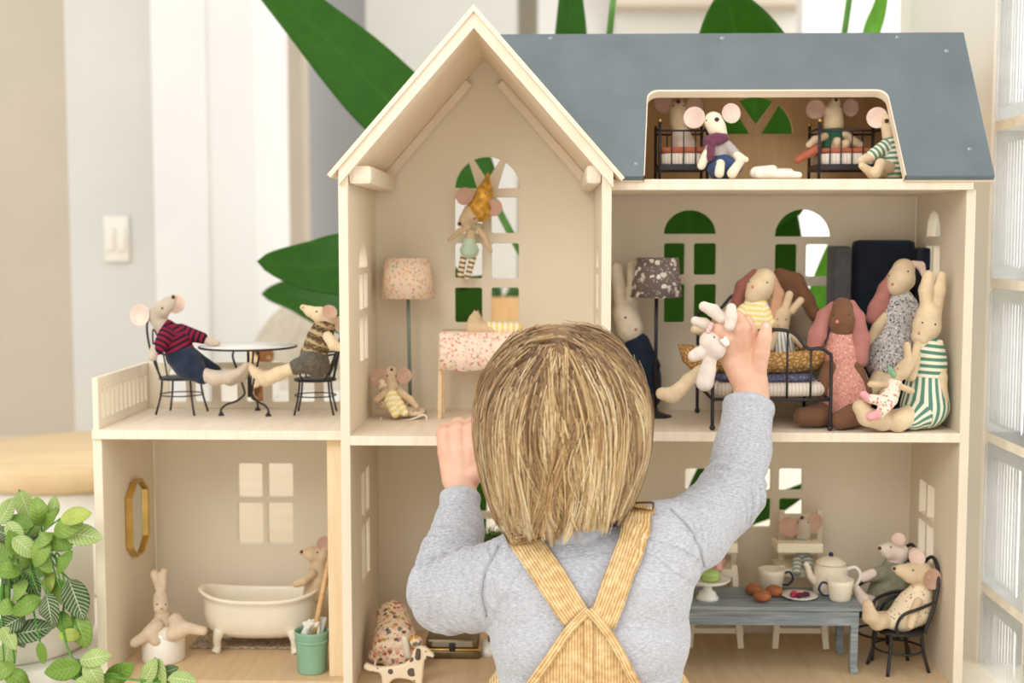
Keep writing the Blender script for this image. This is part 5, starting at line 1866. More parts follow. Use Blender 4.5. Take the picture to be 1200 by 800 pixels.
handR = [[(879, 500, -.07, 21), (881, 466, -.048, 20), (879, 452, -.043, 20)], [(876, 450, -.042, 19), (858, 420, -.037, 13)], [(879, 450, -.042, 18), (867, 414, -.037, 13)], [(882, 450, -.042, 17), (876, 412, -.036, 12.5)], [(885, 450, -.042, 15), (884, 416, -.035, 11.5)], [(864, 432, -.038, 14), (853, 418, -.037, 11)],
         [(856, 414, -.040, 10.5), (851, 396, -.050, 9.4), (843, 387, -.052, 8.4), (833, 387, -.044, 7)],
         [(866, 408, -.041, 10.5), (861, 385, -.050, 9.2), (852, 376, -.050, 8.4), (841, 374, -.038, 7)],
         [(876, 408, -.039, 10), (871, 384, -.045, 9), (864, 372, -.041, 8), (854, 369, -.026, 7)],
         [(884, 412, -.037, 9.2), (880, 389, -.039, 8.2), (875, 377, -.033, 7.4), (866, 372, -.020, 6.6)],
         [(886, 436, -.044, 12), (892, 414, -.051, 9.6), (896, 396, -.053, 8.4), (898, 383, -.052, 6.6)]]
HL = sdf_mesh(caps_of(handL), .0013, .0024)
HR = sdf_mesh(caps_of(handR), .0013, .0024)
pbase = (hipx, YT_, 0)
BV[:, 2] = np.maximum(BV[:, 2], .001)
child = obj('person', joinVF([(BV, BF), HL, HR]), SKIN.m, loc=pbase)
tag(child, 'small blond child in grey jumper and mustard corduroy overalls, seen from behind', 'person')
NAIL = plain('finger_nail', (244, 200, 182), .3, .02, spec=.5)
bvh_h = BVHTree.FromPolygons([tuple(v) for v in HR[0]], HR[1])
hit = bvh_h.ray_cast(CAM_POS, ray(898, 383))
p_ = hit[0] if hit[0] is not None else P(898, 383, -.055)
obj('finger_nail', ball(p_ + Vector((0, .0012, 0)), .0046, 14, 8, (.78, .45, 1.15)), NAIL, child)
# face, turned to the house
for sx in (-1, 1):
    e = Vector((P(660, 487, -.25).x + sx * .027, -.1655, P(660, 492, -.2).z))
    ey = obj('eye', ball(e, .0085, 14, 10), plain('eye_white', (238, 234, 228), .2), child)
    obj('iris', ball(e + Vector((0, .0055, 0)), .0042, 12, 8), plain('blue_iris', (84, 110, 132), .2), ey)
obj('mouth', sdf_mesh([(Vector((P(660, 487, -.25).x - .012, -.1475, P(660, 545, -.16).z)), Vector((P(660, 487, -.25).x + .012, -.1475, P(660, 545, -.16).z)), .004, .004)], .001, .002), plain('lips', (206, 122, 112), .4), child)

# --- jumper
GREYK = N('grey_knit', .9, .1)
ka = GREYK.node('Attribute', attribute_name='an')
ks = GREYK.node('Attribute', attribute_name='st')
kn = GREYK.node('TexNoise', Scale=260.0, Detail=6.0)
GREYK.link(GREYK.mapped((1, 1, 4)), kn.inputs['Vector'])
GREYK.color(GREYK.ramp(kn.outputs['Fac'], [(.3, (160, 161, 167)), (.7, (204, 205, 210))]))
kx = GREYK.node('SeparateXYZ')
GREYK.link(GREYK.tc.outputs['Object'], kx.inputs[0])
w1 = GREYK.math('SINE', GREYK.math('MULTIPLY', ks.outputs['Fac'], 6.283 / .0026))
kn3 = GREYK.node('TexNoise', Scale=700.0, Detail=2.0)
GREYK.link(GREYK.tc.outputs['Object'], kn3.inputs['Vector'])
GREYK.bump(GREYK.math('ADD', GREYK.math('MULTIPLY', w1, .25), kn3.outputs['Fac']), .45, .0009)
GREYK.b.inputs['Sheen Weight'].default_value = .2

swcaps = caps_of(armL_px + armR_px + torso_px)
SV, SF = sdf_mesh(swcaps, .0027, .011)
# soft folds: rings round the sleeves, deepest at the elbows, and slow waves on the back
tmp = mesh_from(SV, SF)
nrm = np.zeros(len(SV) * 3)
tmp.vertices.foreach_get('normal', nrm)
nrm = nrm.reshape(-1, 3)
bpy.data.meshes.remove(tmp)
A_ = cap_attrs(SV, swcaps)
armonly = caps_of(armL_px + armR_px)
elL, elR = np.array(P(520, 680, -.19)), np.array(P(855, 585, -.14))
shR, shL = np.array(P(790, 625, -.25)), np.array(P(575, 680, -.26))
disp = np.zeros(len(SV))
for i, v in enumerate(SV):
    nz = noise.noise(Vector(v) * 26)
    nz2 = noise.noise(Vector(v) * 60 + Vector((5, 2, 1)))
    w = max(math.exp(-((v - elL) @ (v - elL)) / .0028), math.exp(-((v - elR) @ (v - elR)) / .0022), .7 * math.exp(-((v - shR) @ (v - shR)) / .0016), .6 * math.exp(-((v - shL) @ (v - shL)) / .0012))
    fold = math.sin(A_['st'][i] * 6.283 / .017 + 5 * nz + 2.5 * math.sin(A_['an'][i] * 40))
    disp[i] = .0011 * nz + .0005 * nz2 + w * (.0046 * fold + .0008 * nz2)
SV = SV + nrm * disp[:, None]
# open cuffs and neck
cutL, dL = np.array(P(540, 581, -.09)), np.array(P(540, 570, -.085) - P(537, 620, -.12))
cutR, dR = np.array(P(877, 474, -.053)), np.array(P(879, 462, -.05) - P(870, 528, -.09))
cutN, dN = np.array(P(662, 612, -.247)), np.array([0, .12, 1.0])
keep = np.ones(len(SV), bool)
for c_, d_, rr_ in ((cutL, dL, .05), (cutR, dR, .06), (cutN, dN, .075)):
    d_ = d_ / np.linalg.norm(d_)
    h_ = (SV - c_) @ d_
    near = np.linalg.norm(SV - c_, axis=1) < rr_
    keep &= ~((h_ > 0) & near)
idx = np.cumsum(keep) - 1
SF2 = [tuple(int(idx[i]) for i in f) for f in SF if all(keep[i] for i in f)]
sweater = obj('jumper', (SV[keep], SF2), GREYK.m, child, attrs={k_: v_[keep] for k_, v_ in A_.items()})
md = sweater.modifiers.new('thickness', 'SOLIDIFY')
md.thickness = .0022
md.offset = -1


def ring_band(c, d, r, w, mat, par, name, t=.0018, sx=1.0):
    """ribbed band round a limb end"""
    d = Vector(d).normalized()
    q = d.to_track_quat('Z', 'Y')
    prof = [(r - t * .2, -w), (r + t * .8, -w * .7), (r + t, -w * .2), (r + t * .6, w * .15), (r - t * .6, w * .2), (r - t, 0)]
    V, F = lathe(prof, n=48, cap=False, sx=sx)
    n = 48
    m = len(prof)
    for k_ in range(n):
        F.append((k_, (m - 1) * n + k_, (m - 1) * n + (k_ + 1) % n, (k_ + 1) % n)[::-1])
    V = V @ np.array(q.to_matrix()).T + np.array(tuple(c))
    return obj(name, (V, F), mat, par)


RIB = cloth('grey_rib', (184, 185, 190), .06, 200, 800, .4)


def section_radius(c, d):
    d = d / np.linalg.norm(d)
    m_ = (np.abs((SV - c) @ d) < .004) & (np.linalg.norm(SV - c, axis=1) < .06) & keep
    w_ = (SV[m_] - c)
    cc = w_ - np.outer(w_ @ d, d)
    ctr = (cc.max(0) + cc.min(0)) / 2
    return float(np.median(np.linalg.norm(cc - ctr, axis=1))), c + ctr


for c_, d_ in ((cutL, dL), (cutR, dR)):
    r_, cc_ = section_radius(c_ - d_ / np.linalg.norm(d_) * .003, d_)
    ring_band(cc_, d_, r_, .010, RIB, sweater, 'cuff')
r_, cc_ = section_radius(cutN - np.array([0, 0, .003]), dN)
ring_band(cc_, dN, r_, .014, RIB, sweater, 'collar', .0016)

# --- overalls
CORD = N('mustard_corduroy', .85, .2)
ca_ = CORD.node('Attribute', attribute_name='an')
cs_ = CORD.math('SINE', CORD.math('MULTIPLY', ca_.outputs['Fac'], 6.283 / .0028))
cn_ = CORD.node('TexNoise', Scale=140.0, Detail=5.0)
CORD.link(CORD.tc.outputs['Object'], cn_.inputs['Vector'])
f_ = CORD.math('ADD', CORD.math('MULTIPLY', cs_, .22), cn_.outputs['Fac'])
CORD.color(CORD.ramp(f_, [(.25, (184, 144, 90)), (.55, (216, 182, 128)), (.85, (236, 212, 168))]))
CORD.bump(f_, .7, .0012)
CORD = CORD.m
bvh_s = BVHTree.FromPolygons([tuple(v) for v in SV], SF)


def drape(px, py, off=.0022, frm=CAM_POS):
    d = ray(px, py)
    h = bvh_s.ray_cast(CAM_POS, d)
    if h[0] is None:
        h = bvh_s.find_nearest(P(px, py, YT_ - .06))
    n_ = h[1]
    if n_.dot(d) > 0: n_ = -n_
    return h[0] + n_ * off


def grid_obj(name, rows, mat, par, us=None, thick=.0022):
    """rows: list of rows of points"""
    m, n = len(rows), len(rows[0])
    V = [tuple(p) for r in rows for p in r]
    F = [(j * n + i, (j + 1) * n + i, (j + 1) * n + i + 1, j * n + i + 1) for j in range(m - 1) for i in range(n - 1)]
    o = obj(name, (np.array(V), F), mat, par, attrs={'an': us} if us is not None else None)
    md = o.modifiers.new('thickness', 'SOLIDIFY')
    md.thickness = thick
    md.offset = 0
    return o


# trousers part is a soft volume, the back panel and straps lie on the jumper
LV, LF = sdf_mesh(legs + caps_of([[(655, 905, YT_, 84), (726, 905, YT_, 84)]]), .004, .02)
LV[:, 2] = np.maximum(LV[:, 2], .001)
ov = obj('overalls', (LV, LF), CORD, child, attrs={'an': LV[:, 0]})
prow = [(713, 688, 692), (718, 684, 697), (727, 674, 706), (738, 661, 716), (752, 650, 725), (770, 638, 735), (785, 628, 743), (800, 617, 752), (830, 600, 770), (860, 590, 784)]
rows, us = [], []
npan = 25
for (y, xl, xr) in prow:
    rows.append([drape(xl + (xr - xl) * i / (npan - 1), y - 4 * (1 - abs(2 * i / (npan - 1) - 1)) * 0, .0030) for i in range(npan)])
    us += [(xl + (xr - xl) * i / (npan - 1)) * S(-.31) for i in range(npan)]
grid_obj('back_panel', rows, CORD, ov, us)


def strap(name, pts, hw, off, par, ribs=True, mat=None, n=9):
    sp_ = spline([np.array(p, float) for p in pts], 6)
    rows, us = [], []
    for i, p in enumerate(sp_):
        a, b = sp_[max(i - 1, 0)], sp_[min(i + 1, len(sp_) - 1)]
        t = (b - a) / max(np.linalg.norm(b - a), 1e-6)
        nn = np.array([-t[1], t[0]])
        h = hw[0] + (hw[1] - hw[0]) * i / (len(sp_) - 1) if isinstance(hw, tuple) else hw
        rows.append([drape(*(p + nn * h * (2 * k / (n - 1) - 1)), off) for k in range(n)])
        us += [h * (2 * k / (n - 1) - 1) * S(-.31) for k in range(n)]
    return grid_obj(name, rows, mat or CORD, par, us)


sL = strap('strap', [(615, 631), (622, 642), (636, 663), (655, 692), (676, 724)], (19, 18), .0050, ov)
sR = strap('strap', [(750, 603), (747, 618), (738, 645), (722, 685), (704, 730)], (15, 17), .0064, ov)
for pts in ([(690, 712), (662, 737), (640, 768), (618, 801), (602, 830)], [(690, 712), (715, 738), (734, 768), (751, 800), (768, 830)]):
    strap('edge_binding', [(x + (5 if i and pts[1][0] < 690 else (-5 if i else 0)), y) for i, (x, y) in enumerate(pts)], 5.5, .0075, ov, n=5)
strap('centre_seam', [(690, 716), (690, 760), (690, 800), (690, 840)], 5, .0058, ov, n=5)
# over the shoulders to the front
for (x0, y0, x1) in ((612, 640, 640), (752, 605, 716)):
    pts = []
    top = drape(x0, y0, .004)
    for k in range(12):
        t = k / 11
        X = top.x + (P(x1, 700, -.2).x - top.x) * t
        if k < 6:
            yy = top.y + .012 + k * .018
            h = bvh_s.ray_cast(Vector((X, yy, .7)), Vector((0, 0, -1)))
        else:
            zz = .40 - (k - 6) * .028
            h = bvh_s.ray_cast(Vector((X, .2, zz)), Vector((0, -1, 0)))
        if h[0] is not None and h[0].z > .15:
            pts.append(h[0] + h[1] * .0035 if h[1].z > -.2 else h[0] + Vector((0, .0035, 0)))
    rows, us = [], []
    for p in [top] + pts:
        rows.append([p + Vector((dx, 0, 0)) for dx in np.linspace(-.014, .014, 5)])
        us += list(np.linspace(-.014, .014, 5))
    grid_obj('front_strap', rows, CORD, ov, us)
rows, us = [], []
for zz in np.linspace(.27, .1, 10):
    r_ = []
    for xx in np.linspace(hipx - .07, hipx + .07, 15):
        h = bvh_s.ray_cast(Vector((xx, .2, zz)), Vector((0, -1, 0)))
        yv = h[0].y + .004 if h[0] is not None else YT_
        r_.append(Vector((xx, yv, zz)))
        us.append(xx)
    rows.append(r_)
grid_obj('bib', rows, CORD, ov, us)
SEAM = cloth('seam_thread', (168, 169, 175), .05)
strap('armhole_seam', [(584, 640), (570, 668), (564, 696), (570, 722)], 1.0, .0004, sweater, n=3, mat=SEAM)
strap('armhole_seam', [(786, 596), (806, 616), (820, 642), (826, 664)], 1.0, .0004, sweater, n=3, mat=SEAM)
# buckle loops
BRASS = plain('antique_brass', (150, 116, 66), .3, .1, 60, metal=.9)


def loop(name, corners, off, par):
    cp = [drape(x, y, off) for x, y in corners]
    pts = []
    for i in range(4):
        a, b = cp[i], cp[(i + 1) % 4]
        for t in (.1, .3, .5, .7, .9):
            pts.append(a.lerp(b, t))
    return obj(name, tube(pts, .0011, 8, True), BRASS, par)


loop('buckle', [(594, 633), (634, 625), (640, 634), (600, 645)], .0105, ov)
strap('buckle_keeper', [(604, 630), (614, 628), (626, 625), (634, 622)], 8, .0085, ov, n=5)
loop('buckle', [(742, 599), (766, 600), (767, 605), (742, 604)], .010, ov)

# --- hair: strands combed from the crown, hanging to the jaw
HAIRM = N('blond_hair', .32, .6)
hv = HAIRM.node('Attribute', attribute_name='hv')
HAIRM.color(HAIRM.ramp(hv.outputs['Fac'], [(0, (112, 78, 44)), (.3, (166, 126, 78)), (.6, (208, 170, 114)), (.85, (234, 206, 154)), (1, (248, 230, 190))]))  # blond variety plus shadow and highlight tones put into the colour
HAIRM.b.inputs['Sheen Weight'].default_value = .1
HAIRM = HAIRM.m
hc = np.array(P(660, 487, -.247))
RAD = np.array([.0875, .098, .0955])
pole = np.array([-.08, -.55, .83])
pole /= np.linalg.norm(pole)
NS, NP = 11000, 18
nclump = 440


def strand_paths(n, spread, seed):
    g = np.random.default_rng(seed)
    # roots by angle from the crown
    az = g.uniform(0, 2 * math.pi, n)
    pol = np.arccos(1 - g.uniform(0, 1, n) ** 1.15 * .85)
    e1 = np.cross(pole, [1, 0, 0]); e1 /= np.linalg.norm(e1)
    e2 = np.cross(pole, e1)
    d = (np.cos(pol)[:, None] * pole + np.sin(pol)[:, None] * (np.cos(az)[:, None] * e1 + np.sin(az)[:, None] * e2))
    return d, g


def flow(d, n_pts, zend, g, wob, off):
    """walk from root directions: away from the crown, turning downwards"""
    n = len(d)
    pts = np.zeros((n, n_pts, 3))
    cur = d.copy()
    cur /= np.linalg.norm(cur, axis=1)[:, None]
    hang = np.zeros(n, bool)
    # total drop to cover, walked with equal steps
    for k in range(n_pts):
        r = np.linalg.norm(cur, axis=1)
        below = np.clip(-cur[:, 2], 0, 2)
        pts[:, k] = cur
        away = cur - (cur @ pole)[:, None] * 0 - pole[None, :]
        up_ = np.zeros_like(cur); up_[:, 2] = -1
        tang = lambda w: w - (np.sum(w * cur, 1) / np.maximum(np.sum(cur * cur, 1), 1e-9))[:, None] * cur
        a_ = tang(away); a_ /= np.maximum(np.linalg.norm(a_, axis=1), 1e-6)[:, None]
        g_ = tang(up_); g_ /= np.maximum(np.linalg.norm(g_, axis=1), 1e-6)[:, None]
        wgt = np.clip(k / n_pts * 1.6, 0, .85)[..., None] if np.ndim(k) else np.full((n, 1), min(.2 + k / n_pts * 1.3, .9))
        v = a_ * (1 - wgt) + g_ * wgt
        side = np.cross(cur, v)
        v = v + side * (wob[:, k] * .22)[:, None]
        v /= np.maximum(np.linalg.norm(v, axis=1), 1e-6)[:, None]
        remaining = (cur[:, 2] - zend) / (n_pts - k)
        step = np.clip(np.abs(remaining) * 1.12 + .012, .03, .16)
        nxt = cur + v * step[:, None]
        up = nxt[:, 2] > 0.0
        nn = nxt / np.linalg.norm(nxt, axis=1)[:, None]
        # below the equator the hair hangs nearly straight, drawn in a little
        hor = cur[:, :2] / np.maximum(np.linalg.norm(cur[:, :2], axis=1), 1e-6)[:, None]
        hz = np.maximum(cur[:, 2] - step, zend - .02)
        drop = np.clip(-hz, 0, 2)
        rad = 1.0 - .02 * drop - .32 * np.clip(drop - .30, 0, 2) ** 1.5
        rad = rad - .08 * np.clip(drop - .3, 0, 2) * np.clip(hor[:, 0], 0, 1)
        ang = wob[:, k] * .032
        hx_ = hor[:, 0] * np.cos(ang) - hor[:, 1] * np.sin(ang)
        hy_ = hor[:, 0] * np.sin(ang) + hor[:, 1] * np.cos(ang)
        hn = np.stack([hx_ * rad, hy_ * rad, hz], 1)
        nx_ = np.where(up[:, None], nn, hn)
        done = cur[:, 2] <= zend
        cur = np.where(done[:, None], cur, nx_)
    return pts * (1 + off)[:, None, None]


def zend_of(az, g, n):
    """hair length: longer on the left and at the back of the jaw, shorter on the right"""
    x, y = np.cos(az), np.sin(az)
    return -1.0 + .08 * x + g.normal(0, .04, n)


# smooth guide locks first; every strand follows its lock, spreading at the root and closing at the tip
NS, per = nclump * 26, 26
cd, g1 = strand_paths(nclump, 1, 11)
caz = np.arctan2(cd[:, 1], cd[:, 0])
kk_ = np.arange(NP)[None, :] / NP
cw = g1.normal(0, .8, (nclump, 1)) * np.sin(kk_ * g1.uniform(3, 6, (nclump, 1)) + g1.uniform(0, 6.28, (nclump, 1)))
cpts = flow(cd, NP, zend_of(caz, g1, nclump) + g1.normal(0, .05, nclump), g1, cw, g1.uniform(-.03, .02, nclump))
for _ in range(4):
    cpts[:, 1:-1] = (cpts[:, :-2] + 2 * cpts[:, 1:-1] + cpts[:, 2:]) / 4
tt = np.linspace(0, 1, NP)
# resample each lock evenly along its length
for i_ in range(nclump):
    seg = np.concatenate([[0], np.cumsum(np.linalg.norm(np.diff(cpts[i_], axis=0), axis=1))])
    if seg[-1] > 1e-6:
        cpts[i_] = np.stack([np.interp(tt * seg[-1], seg, cpts[i_][:, c_]) for c_ in range(3)], 1)
g2 = np.random.default_rng(23)
own = np.repeat(np.arange(nclump), per)
tg = np.gradient(cpts, axis=1)
tg /= np.maximum(np.linalg.norm(tg, axis=2), 1e-9)[:, :, None]
outv = cpts / np.linalg.norm(cpts, axis=2)[:, :, None]
lat = np.cross(tg, outv)
lat /= np.maximum(np.linalg.norm(lat, axis=2), 1e-9)[:, :, None]
s0 = g2.uniform(-.06, .28, NS)
s1 = 1.03 - .16 * g2.uniform(0, 1, NS) ** 2
spts = np.zeros((NS, NP, 3))
lx = g2.normal(0, .055, NS)
ln_ = g2.uniform(-.04, .008, NS)
fly = g2.uniform(0, 1, NS) < .025
ln_ = ln_ + fly * g2.uniform(.0, .045, NS)
lx = lx * np.where(fly, 1.8, 1)
ph = g2.uniform(0, 6.28, NS)
for k in range(NP):
    s_ = np.clip(s0 + (s1 - s0) * tt[k], -.1, 1.03)
    fi = np.clip(s_, 0, 1) * (NP - 1)
    i0 = np.clip(fi.astype(int), 0, NP - 2)
    fr = (fi - i0)[:, None]
    c_ = cpts[own, i0] * (1 - fr) + cpts[own, i0 + 1] * fr
    l_ = lat[own, i0] * (1 - fr) + lat[own, i0 + 1] * fr
    t_ = tg[own, i0]
    o_ = outv[own, i0]
    ext = np.where(s_ < 0, s_, np.where(s_ > 1, s_ - 1, 0))[:, None] * 1.6
    sp_ = (1 - .72 * np.clip(s_, 0, 1) ** 1.4)
    spts[:, k] = c_ + t_ * ext + l_ * (lx * sp_ + .006 * np.sin(ph + 5 * s_))[:, None] + o_ * (ln_ * (1 - .4 * np.clip(s_, 0, 1)))[:, None]
spts = spts * (1 + .03 * np.exp(-(1 - (spts @ pole) / np.linalg.norm(spts, axis=2)) / .05))[:, :, None]
W = spts * RAD + hc
# the face is left free: strands hanging on the far side stop at the brow
far = (W[:, :, 1] > hc[1] + .055)
tone = np.clip(.54 + .27 * g1.normal(0, 1, nclump)[own] + g2.normal(0, .2, NS), 0, 1)
V = np.zeros((NS, NP, 3, 3))
for k in range(NP):
    t = W[:, min(k + 1, NP - 1)] - W[:, max(k - 1, 0)]
    t /= np.maximum(np.linalg.norm(t, axis=1), 1e-9)[:, None]
    out = W[:, k] - hc
    s_ = np.cross(t, out); s_ /= np.maximum(np.linalg.norm(s_, axis=1), 1e-9)[:, None]
    b_ = np.cross(s_, t)
    r = .00036 * (1 - .65 * (k / (NP - 1)) ** 3)
    for m in range(3):
        a = 2 * math.pi * m / 3 + .5
        V[:, k, m] = W[:, k] + r * (1.5 * math.cos(a) * s_ + math.sin(a) * b_)
okst = ~(far & (W[:, :, 2] < hc[2] + .045)).any(1)
V = V[okst]
tone = tone[okst]
ns = len(V)
base_i = (np.arange(ns) * NP * 3)[:, None, None]
kk = (np.arange(NP - 1) * 3)[None, :, None]
mm = np.arange(3)[None, None, :]
a0 = base_i + kk + mm
a1 = base_i + kk + (mm + 1) % 3
Fq = np.stack([a0, a1, a1 + 3, a0 + 3], -1).reshape(-1, 4)
me = bpy.data.meshes.new('hair')
Vf = (V.reshape(-1, 3) - np.array(pbase)).astype(np.float32)
me.vertices.add(len(Vf))
me.vertices.foreach_set('co', Vf.ravel())
me.loops.add(Fq.size)
me.loops.foreach_set('vertex_index', Fq.ravel().astype(np.int32))
me.polygons.add(len(Fq))
me.polygons.foreach_set('loop_start', np.arange(0, Fq.size, 4, dtype=np.int32))
me.polygons.foreach_set('loop_total', np.full(len(Fq), 4, dtype=np.int32))
me.update(calc_edges=True)
smooth(me)
hvv = np.repeat(tone, NP * 3) + np.tile(np.repeat(np.linspace(-.12, .08, NP), 3), ns)
hair = obj('hair', me, HAIRM, child, attrs={'hv': hvv})
hair['kind'] = 'stuff'
# close-lying under-hair over the skull, dark tone painted in as shade between locks
CV, CF = lathe([(.001, 1), (.2, .98), (.42, .905), (.62, .785), (.78, .625), (.9, .435), (.97, .24), (1, 0), (.985, -.3), (.95, -.52), (.9, -.68), (.84, -.78)], n=48, cap=False)
CV = CV * RAD * .945 + hc
mk = ~((CV[:, 1] > hc[1] + .05) & (CV[:, 2] < hc[2] + .04))
ii = np.cumsum(mk) - 1
uh = obj('under_hair', (CV[mk], [tuple(int(ii[i]) for i in f) for f in CF if all(mk[i] for i in f)]), HAIRM, child, attrs={'hv': np.full(int(mk.sum()), .12)})

# --- the little white rabbit in the child's right hand
Y = -.052
WHR = cloth('white_wool', (226, 212, 198))
toy('toy_rabbit', 'tiny white rabbit dangling from the child\'s raised right hand', 'toy rabbit', None,
    [[(832, 400, Y, 12.5), (838, 409, Y, 12.5)], [(846, 373, Y - .004, 6.5), (836, 364, Y, 7.5), (825, 359, Y, 6)], [(855, 382, Y - .014, 6), (857, 370, Y - .014, 7), (857, 361, Y - .014, 6)], [(836, 385, Y + .006, 6), (825, 379, Y + .006, 6.5), (815, 376, Y + .004, 5.5)],
     [(828, 410, Y, 7), (819, 414, Y, 7.5), (813, 417, Y, 7)], [(833, 417, Y, 7.5), (829, 434, Y, 9.5), (826, 448, Y, 10.5)], [(838, 404, Y + .004, 10), (850, 396, Y + .018, 10), (858, 402, Y + .026, 9)]],
    WHR, clothes=[('ribbon', floral('pink_ribbon', (240, 210, 204), [(226, 130, 140)], 600, .4, second=False), [[(830, 388, Y - .007, 2.6), (834, 380, Y - .008, 2.6)]])],
    soft=[('tag', cloth('white_tag', (240, 234, 222)), [[(846, 399, Y - .010, 2.4), (851, 404, Y - .010, 2.4)], [(850, 396, Y - .010, 2.4), (853, 402, Y - .010, 2.4)]])], eyes=[(837, 395, 1)], vox=.001)
# ------------------------------------------------------------------ plants and the room behind
def leaf_material(name, base, vein, k, amt=.6, rough=.4, tr=.3):
    n = N(name, rough, .4)
    lu = n.node('Attribute', attribute_name='lu')
    lv = n.node('Attribute', attribute_name='lv')
    au = n.math('ABSOLUTE', lu.outputs['Fac'])
    mid = n.math('LESS_THAN', au, .05)
    s = n.math('SINE', n.math('MULTIPLY', n.math('SUBTRACT', lv.outputs['Fac'], n.math('MULTIPLY', au, .22)), k))
    side = n.math('GREATER_THAN', s, .80)
    t = n.node('TexNoise', Scale=60.0, Detail=3.0)
    n.link(n.tc.outputs['Object'], t.inputs['Vector'])
    bc = n.ramp(t.outputs['Fac'], [(.3, tint(base, .95)), (.7, tint(base, 1.05))])
    f = n.math('MULTIPLY', n.math('MAXIMUM', mid, side), amt)
    n.color(n.mix(f, bc, vein))
    n.bump(s, .12, .001)
    tl = n.node('BsdfTranslucent')
    n.link(n.mix(f, bc, vein), tl.inputs['Color'])
    ms = n.node('MixShader')
    ms.inputs[0].default_value = tr
    out = n.t.nodes['Material Output']
    n.link(n.b.outputs[0], ms.inputs[1])
    n.link(tl.outputs[0], ms.inputs[2])
    n.link(ms.outputs[0], out.inputs['Surface'])
    return n.m


def leaf_mesh(center, width, normal, fold=.25, curl=0.0, n=14, m=6, shape=(.75, .62)):
    """blade along a centre line (points base to tip)"""
    c = [Vector(tuple(p)) for p in center]
    V, U, L = [], [], []
    N_ = len(c)
    nrm = Vector(normal)
    for i in range(N_):
        t = (c[min(i + 1, N_ - 1)] - c[max(i - 1, 0)]).normalized()
        s = t.cross(nrm).normalized()
        b = s.cross(t)
        v = i / (N_ - 1)
        w = width * .5 * (max(0, math.sin(math.pi * v ** shape[0])) ** shape[1])
        for k in range(-m, m + 1):
            u = k / m
            V.append(tuple(c[i] + s * (w * u) + b * (fold * w * (abs(u) - .3) - curl * w * u * u)))
            U.append(u)
            L.append(v)
    F = []
    q = 2 * m + 1
    for i in range(N_ - 1):
        for k in range(q - 1):
            F.append((i * q + k, i * q + k + 1, (i + 1) * q + k + 1, (i + 1) * q + k))
    return (np.array(V), F), {'lu': U, 'lv': L}


def leaf_obj(name, VFA, mat, par, thick=.0006):
    o = obj(name, VFA[0], mat, par, attrs=VFA[1])
    md = o.modifiers.new('thickness', 'SOLIDIFY')
    md.thickness = thick
    return o


# --- bird of paradise plant behind the doll's house
SOIL = plain('soil', (74, 56, 42), .9, .2, 80)
bx, by = .12, .78
bird = empty('leafy_plant', (bx, by, 0), 'tall plant with big glossy green paddle leaves behind the doll\'s house', 'plant')
BIG = leaf_material('paddle_leaf', (62, 122, 22), (84, 146, 38), 260, .3, .35, tr=.55)
BIGL = leaf_material('paddle_leaf_lit', (140, 200, 84), (150, 204, 104), 260, .3, .35, tr=.55)  # lit copy of the paddle leaf, daylight put into its colour
STEM = plain('leaf_stalk', (86, 138, 56), .5, .1, 40)
POTW = plain('white_pot', (236, 232, 220), .45, .02, 10)
obj('plant_pot', lathe([(.001, 0), (.13, 0), (.14, .01), (.16, .24), (.162, .25), (.150, .25), (.145, .22), (.001, .22)], (bx, by, 0), 36), POTW, bird)
obj('soil', lathe([(.001, .2), (.146, .2), (.146, .226), (.001, .23)], (bx, by, 0), 30), SOIL, bird)
big = [
    ([(574, 226), (530, 185), (460, 122), (410, 72), (350, 12), (240, -100)], 96, .50, BIG, (.25, -1, .35), .10),
    ([(560, 380), (500, 335), (420, 312), (360, 312), (301, 306)], 86, .46, BIG, (.1, -1, .4), .12),
    ([(800, 440), (806, 380), (810, 310), (806, 230), (800, 190)], 135, .40, BIG, (.15, -1, .1), .1),
    ([(880, 430), (888, 370), (896, 300), (900, 240), (905, 180)], 92, .42, BIG, (-.3, -1, .1), .15),
    ([(944, 420), (956, 370), (972, 320), (992, 270), (1010, 240)], 34, .50, BIGL, (.2, -1, .2), .1),
    ([(905, 270), (895, 190), (885, 130), (865, 50), (850, -14)], 145, .38, BIG, (-.2, -1, .1), .12),
    ([(655, 260), (660, 160), (668, 60), (668, -70)], 52, .50, BIG, (.3, -1, 0), .2),
    ([(1008, 90), (1020, 40), (1030, 10), (1042, -40)], 22, .55, BIGL, (.3, -1, 0), .2),
    ([(830, 640), (870, 605), (910, 590), (965, 560)], 30, .46, BIG, (.1, -1, .2), .1),
    ([(805, 640), (816, 590), (826, 555), (838, 520)], 30, .46, BIG, (.3, -1, .2), .1),
    ([(440, 390), (390, 362), (350, 346), (306, 344)], 52, .85, BIG, (.1, -1, .3), .1),
    ([(560, 700), (548, 360), (540, 345), (530, 320)], 44, .44, BIG, (.1, -1, 0), .1),
]
for pts, wpx, Y, mat, nrm_, fold in big:
    cl = spline([P(x, y, Y + .02 * math.sin(i * .9)) for i, (x, y) in enumerate(pts)], 6)
    leaf_obj('leaf', leaf_mesh(cl, wpx * S(Y), nrm_, fold), mat, bird, .0008)
    b0_ = cl[0]
    sx_ = bx + .05 * (b0_[0] - bx)
    obj('stalk', tube(spline([(sx_, by - .03, .21), (bx + (b0_[0] - bx) * .45, by + (b0_[1] - by) * .35, .21 + (b0_[2] - .21) * .45), tuple(b0_)], 6), .006, 8), STEM, bird)
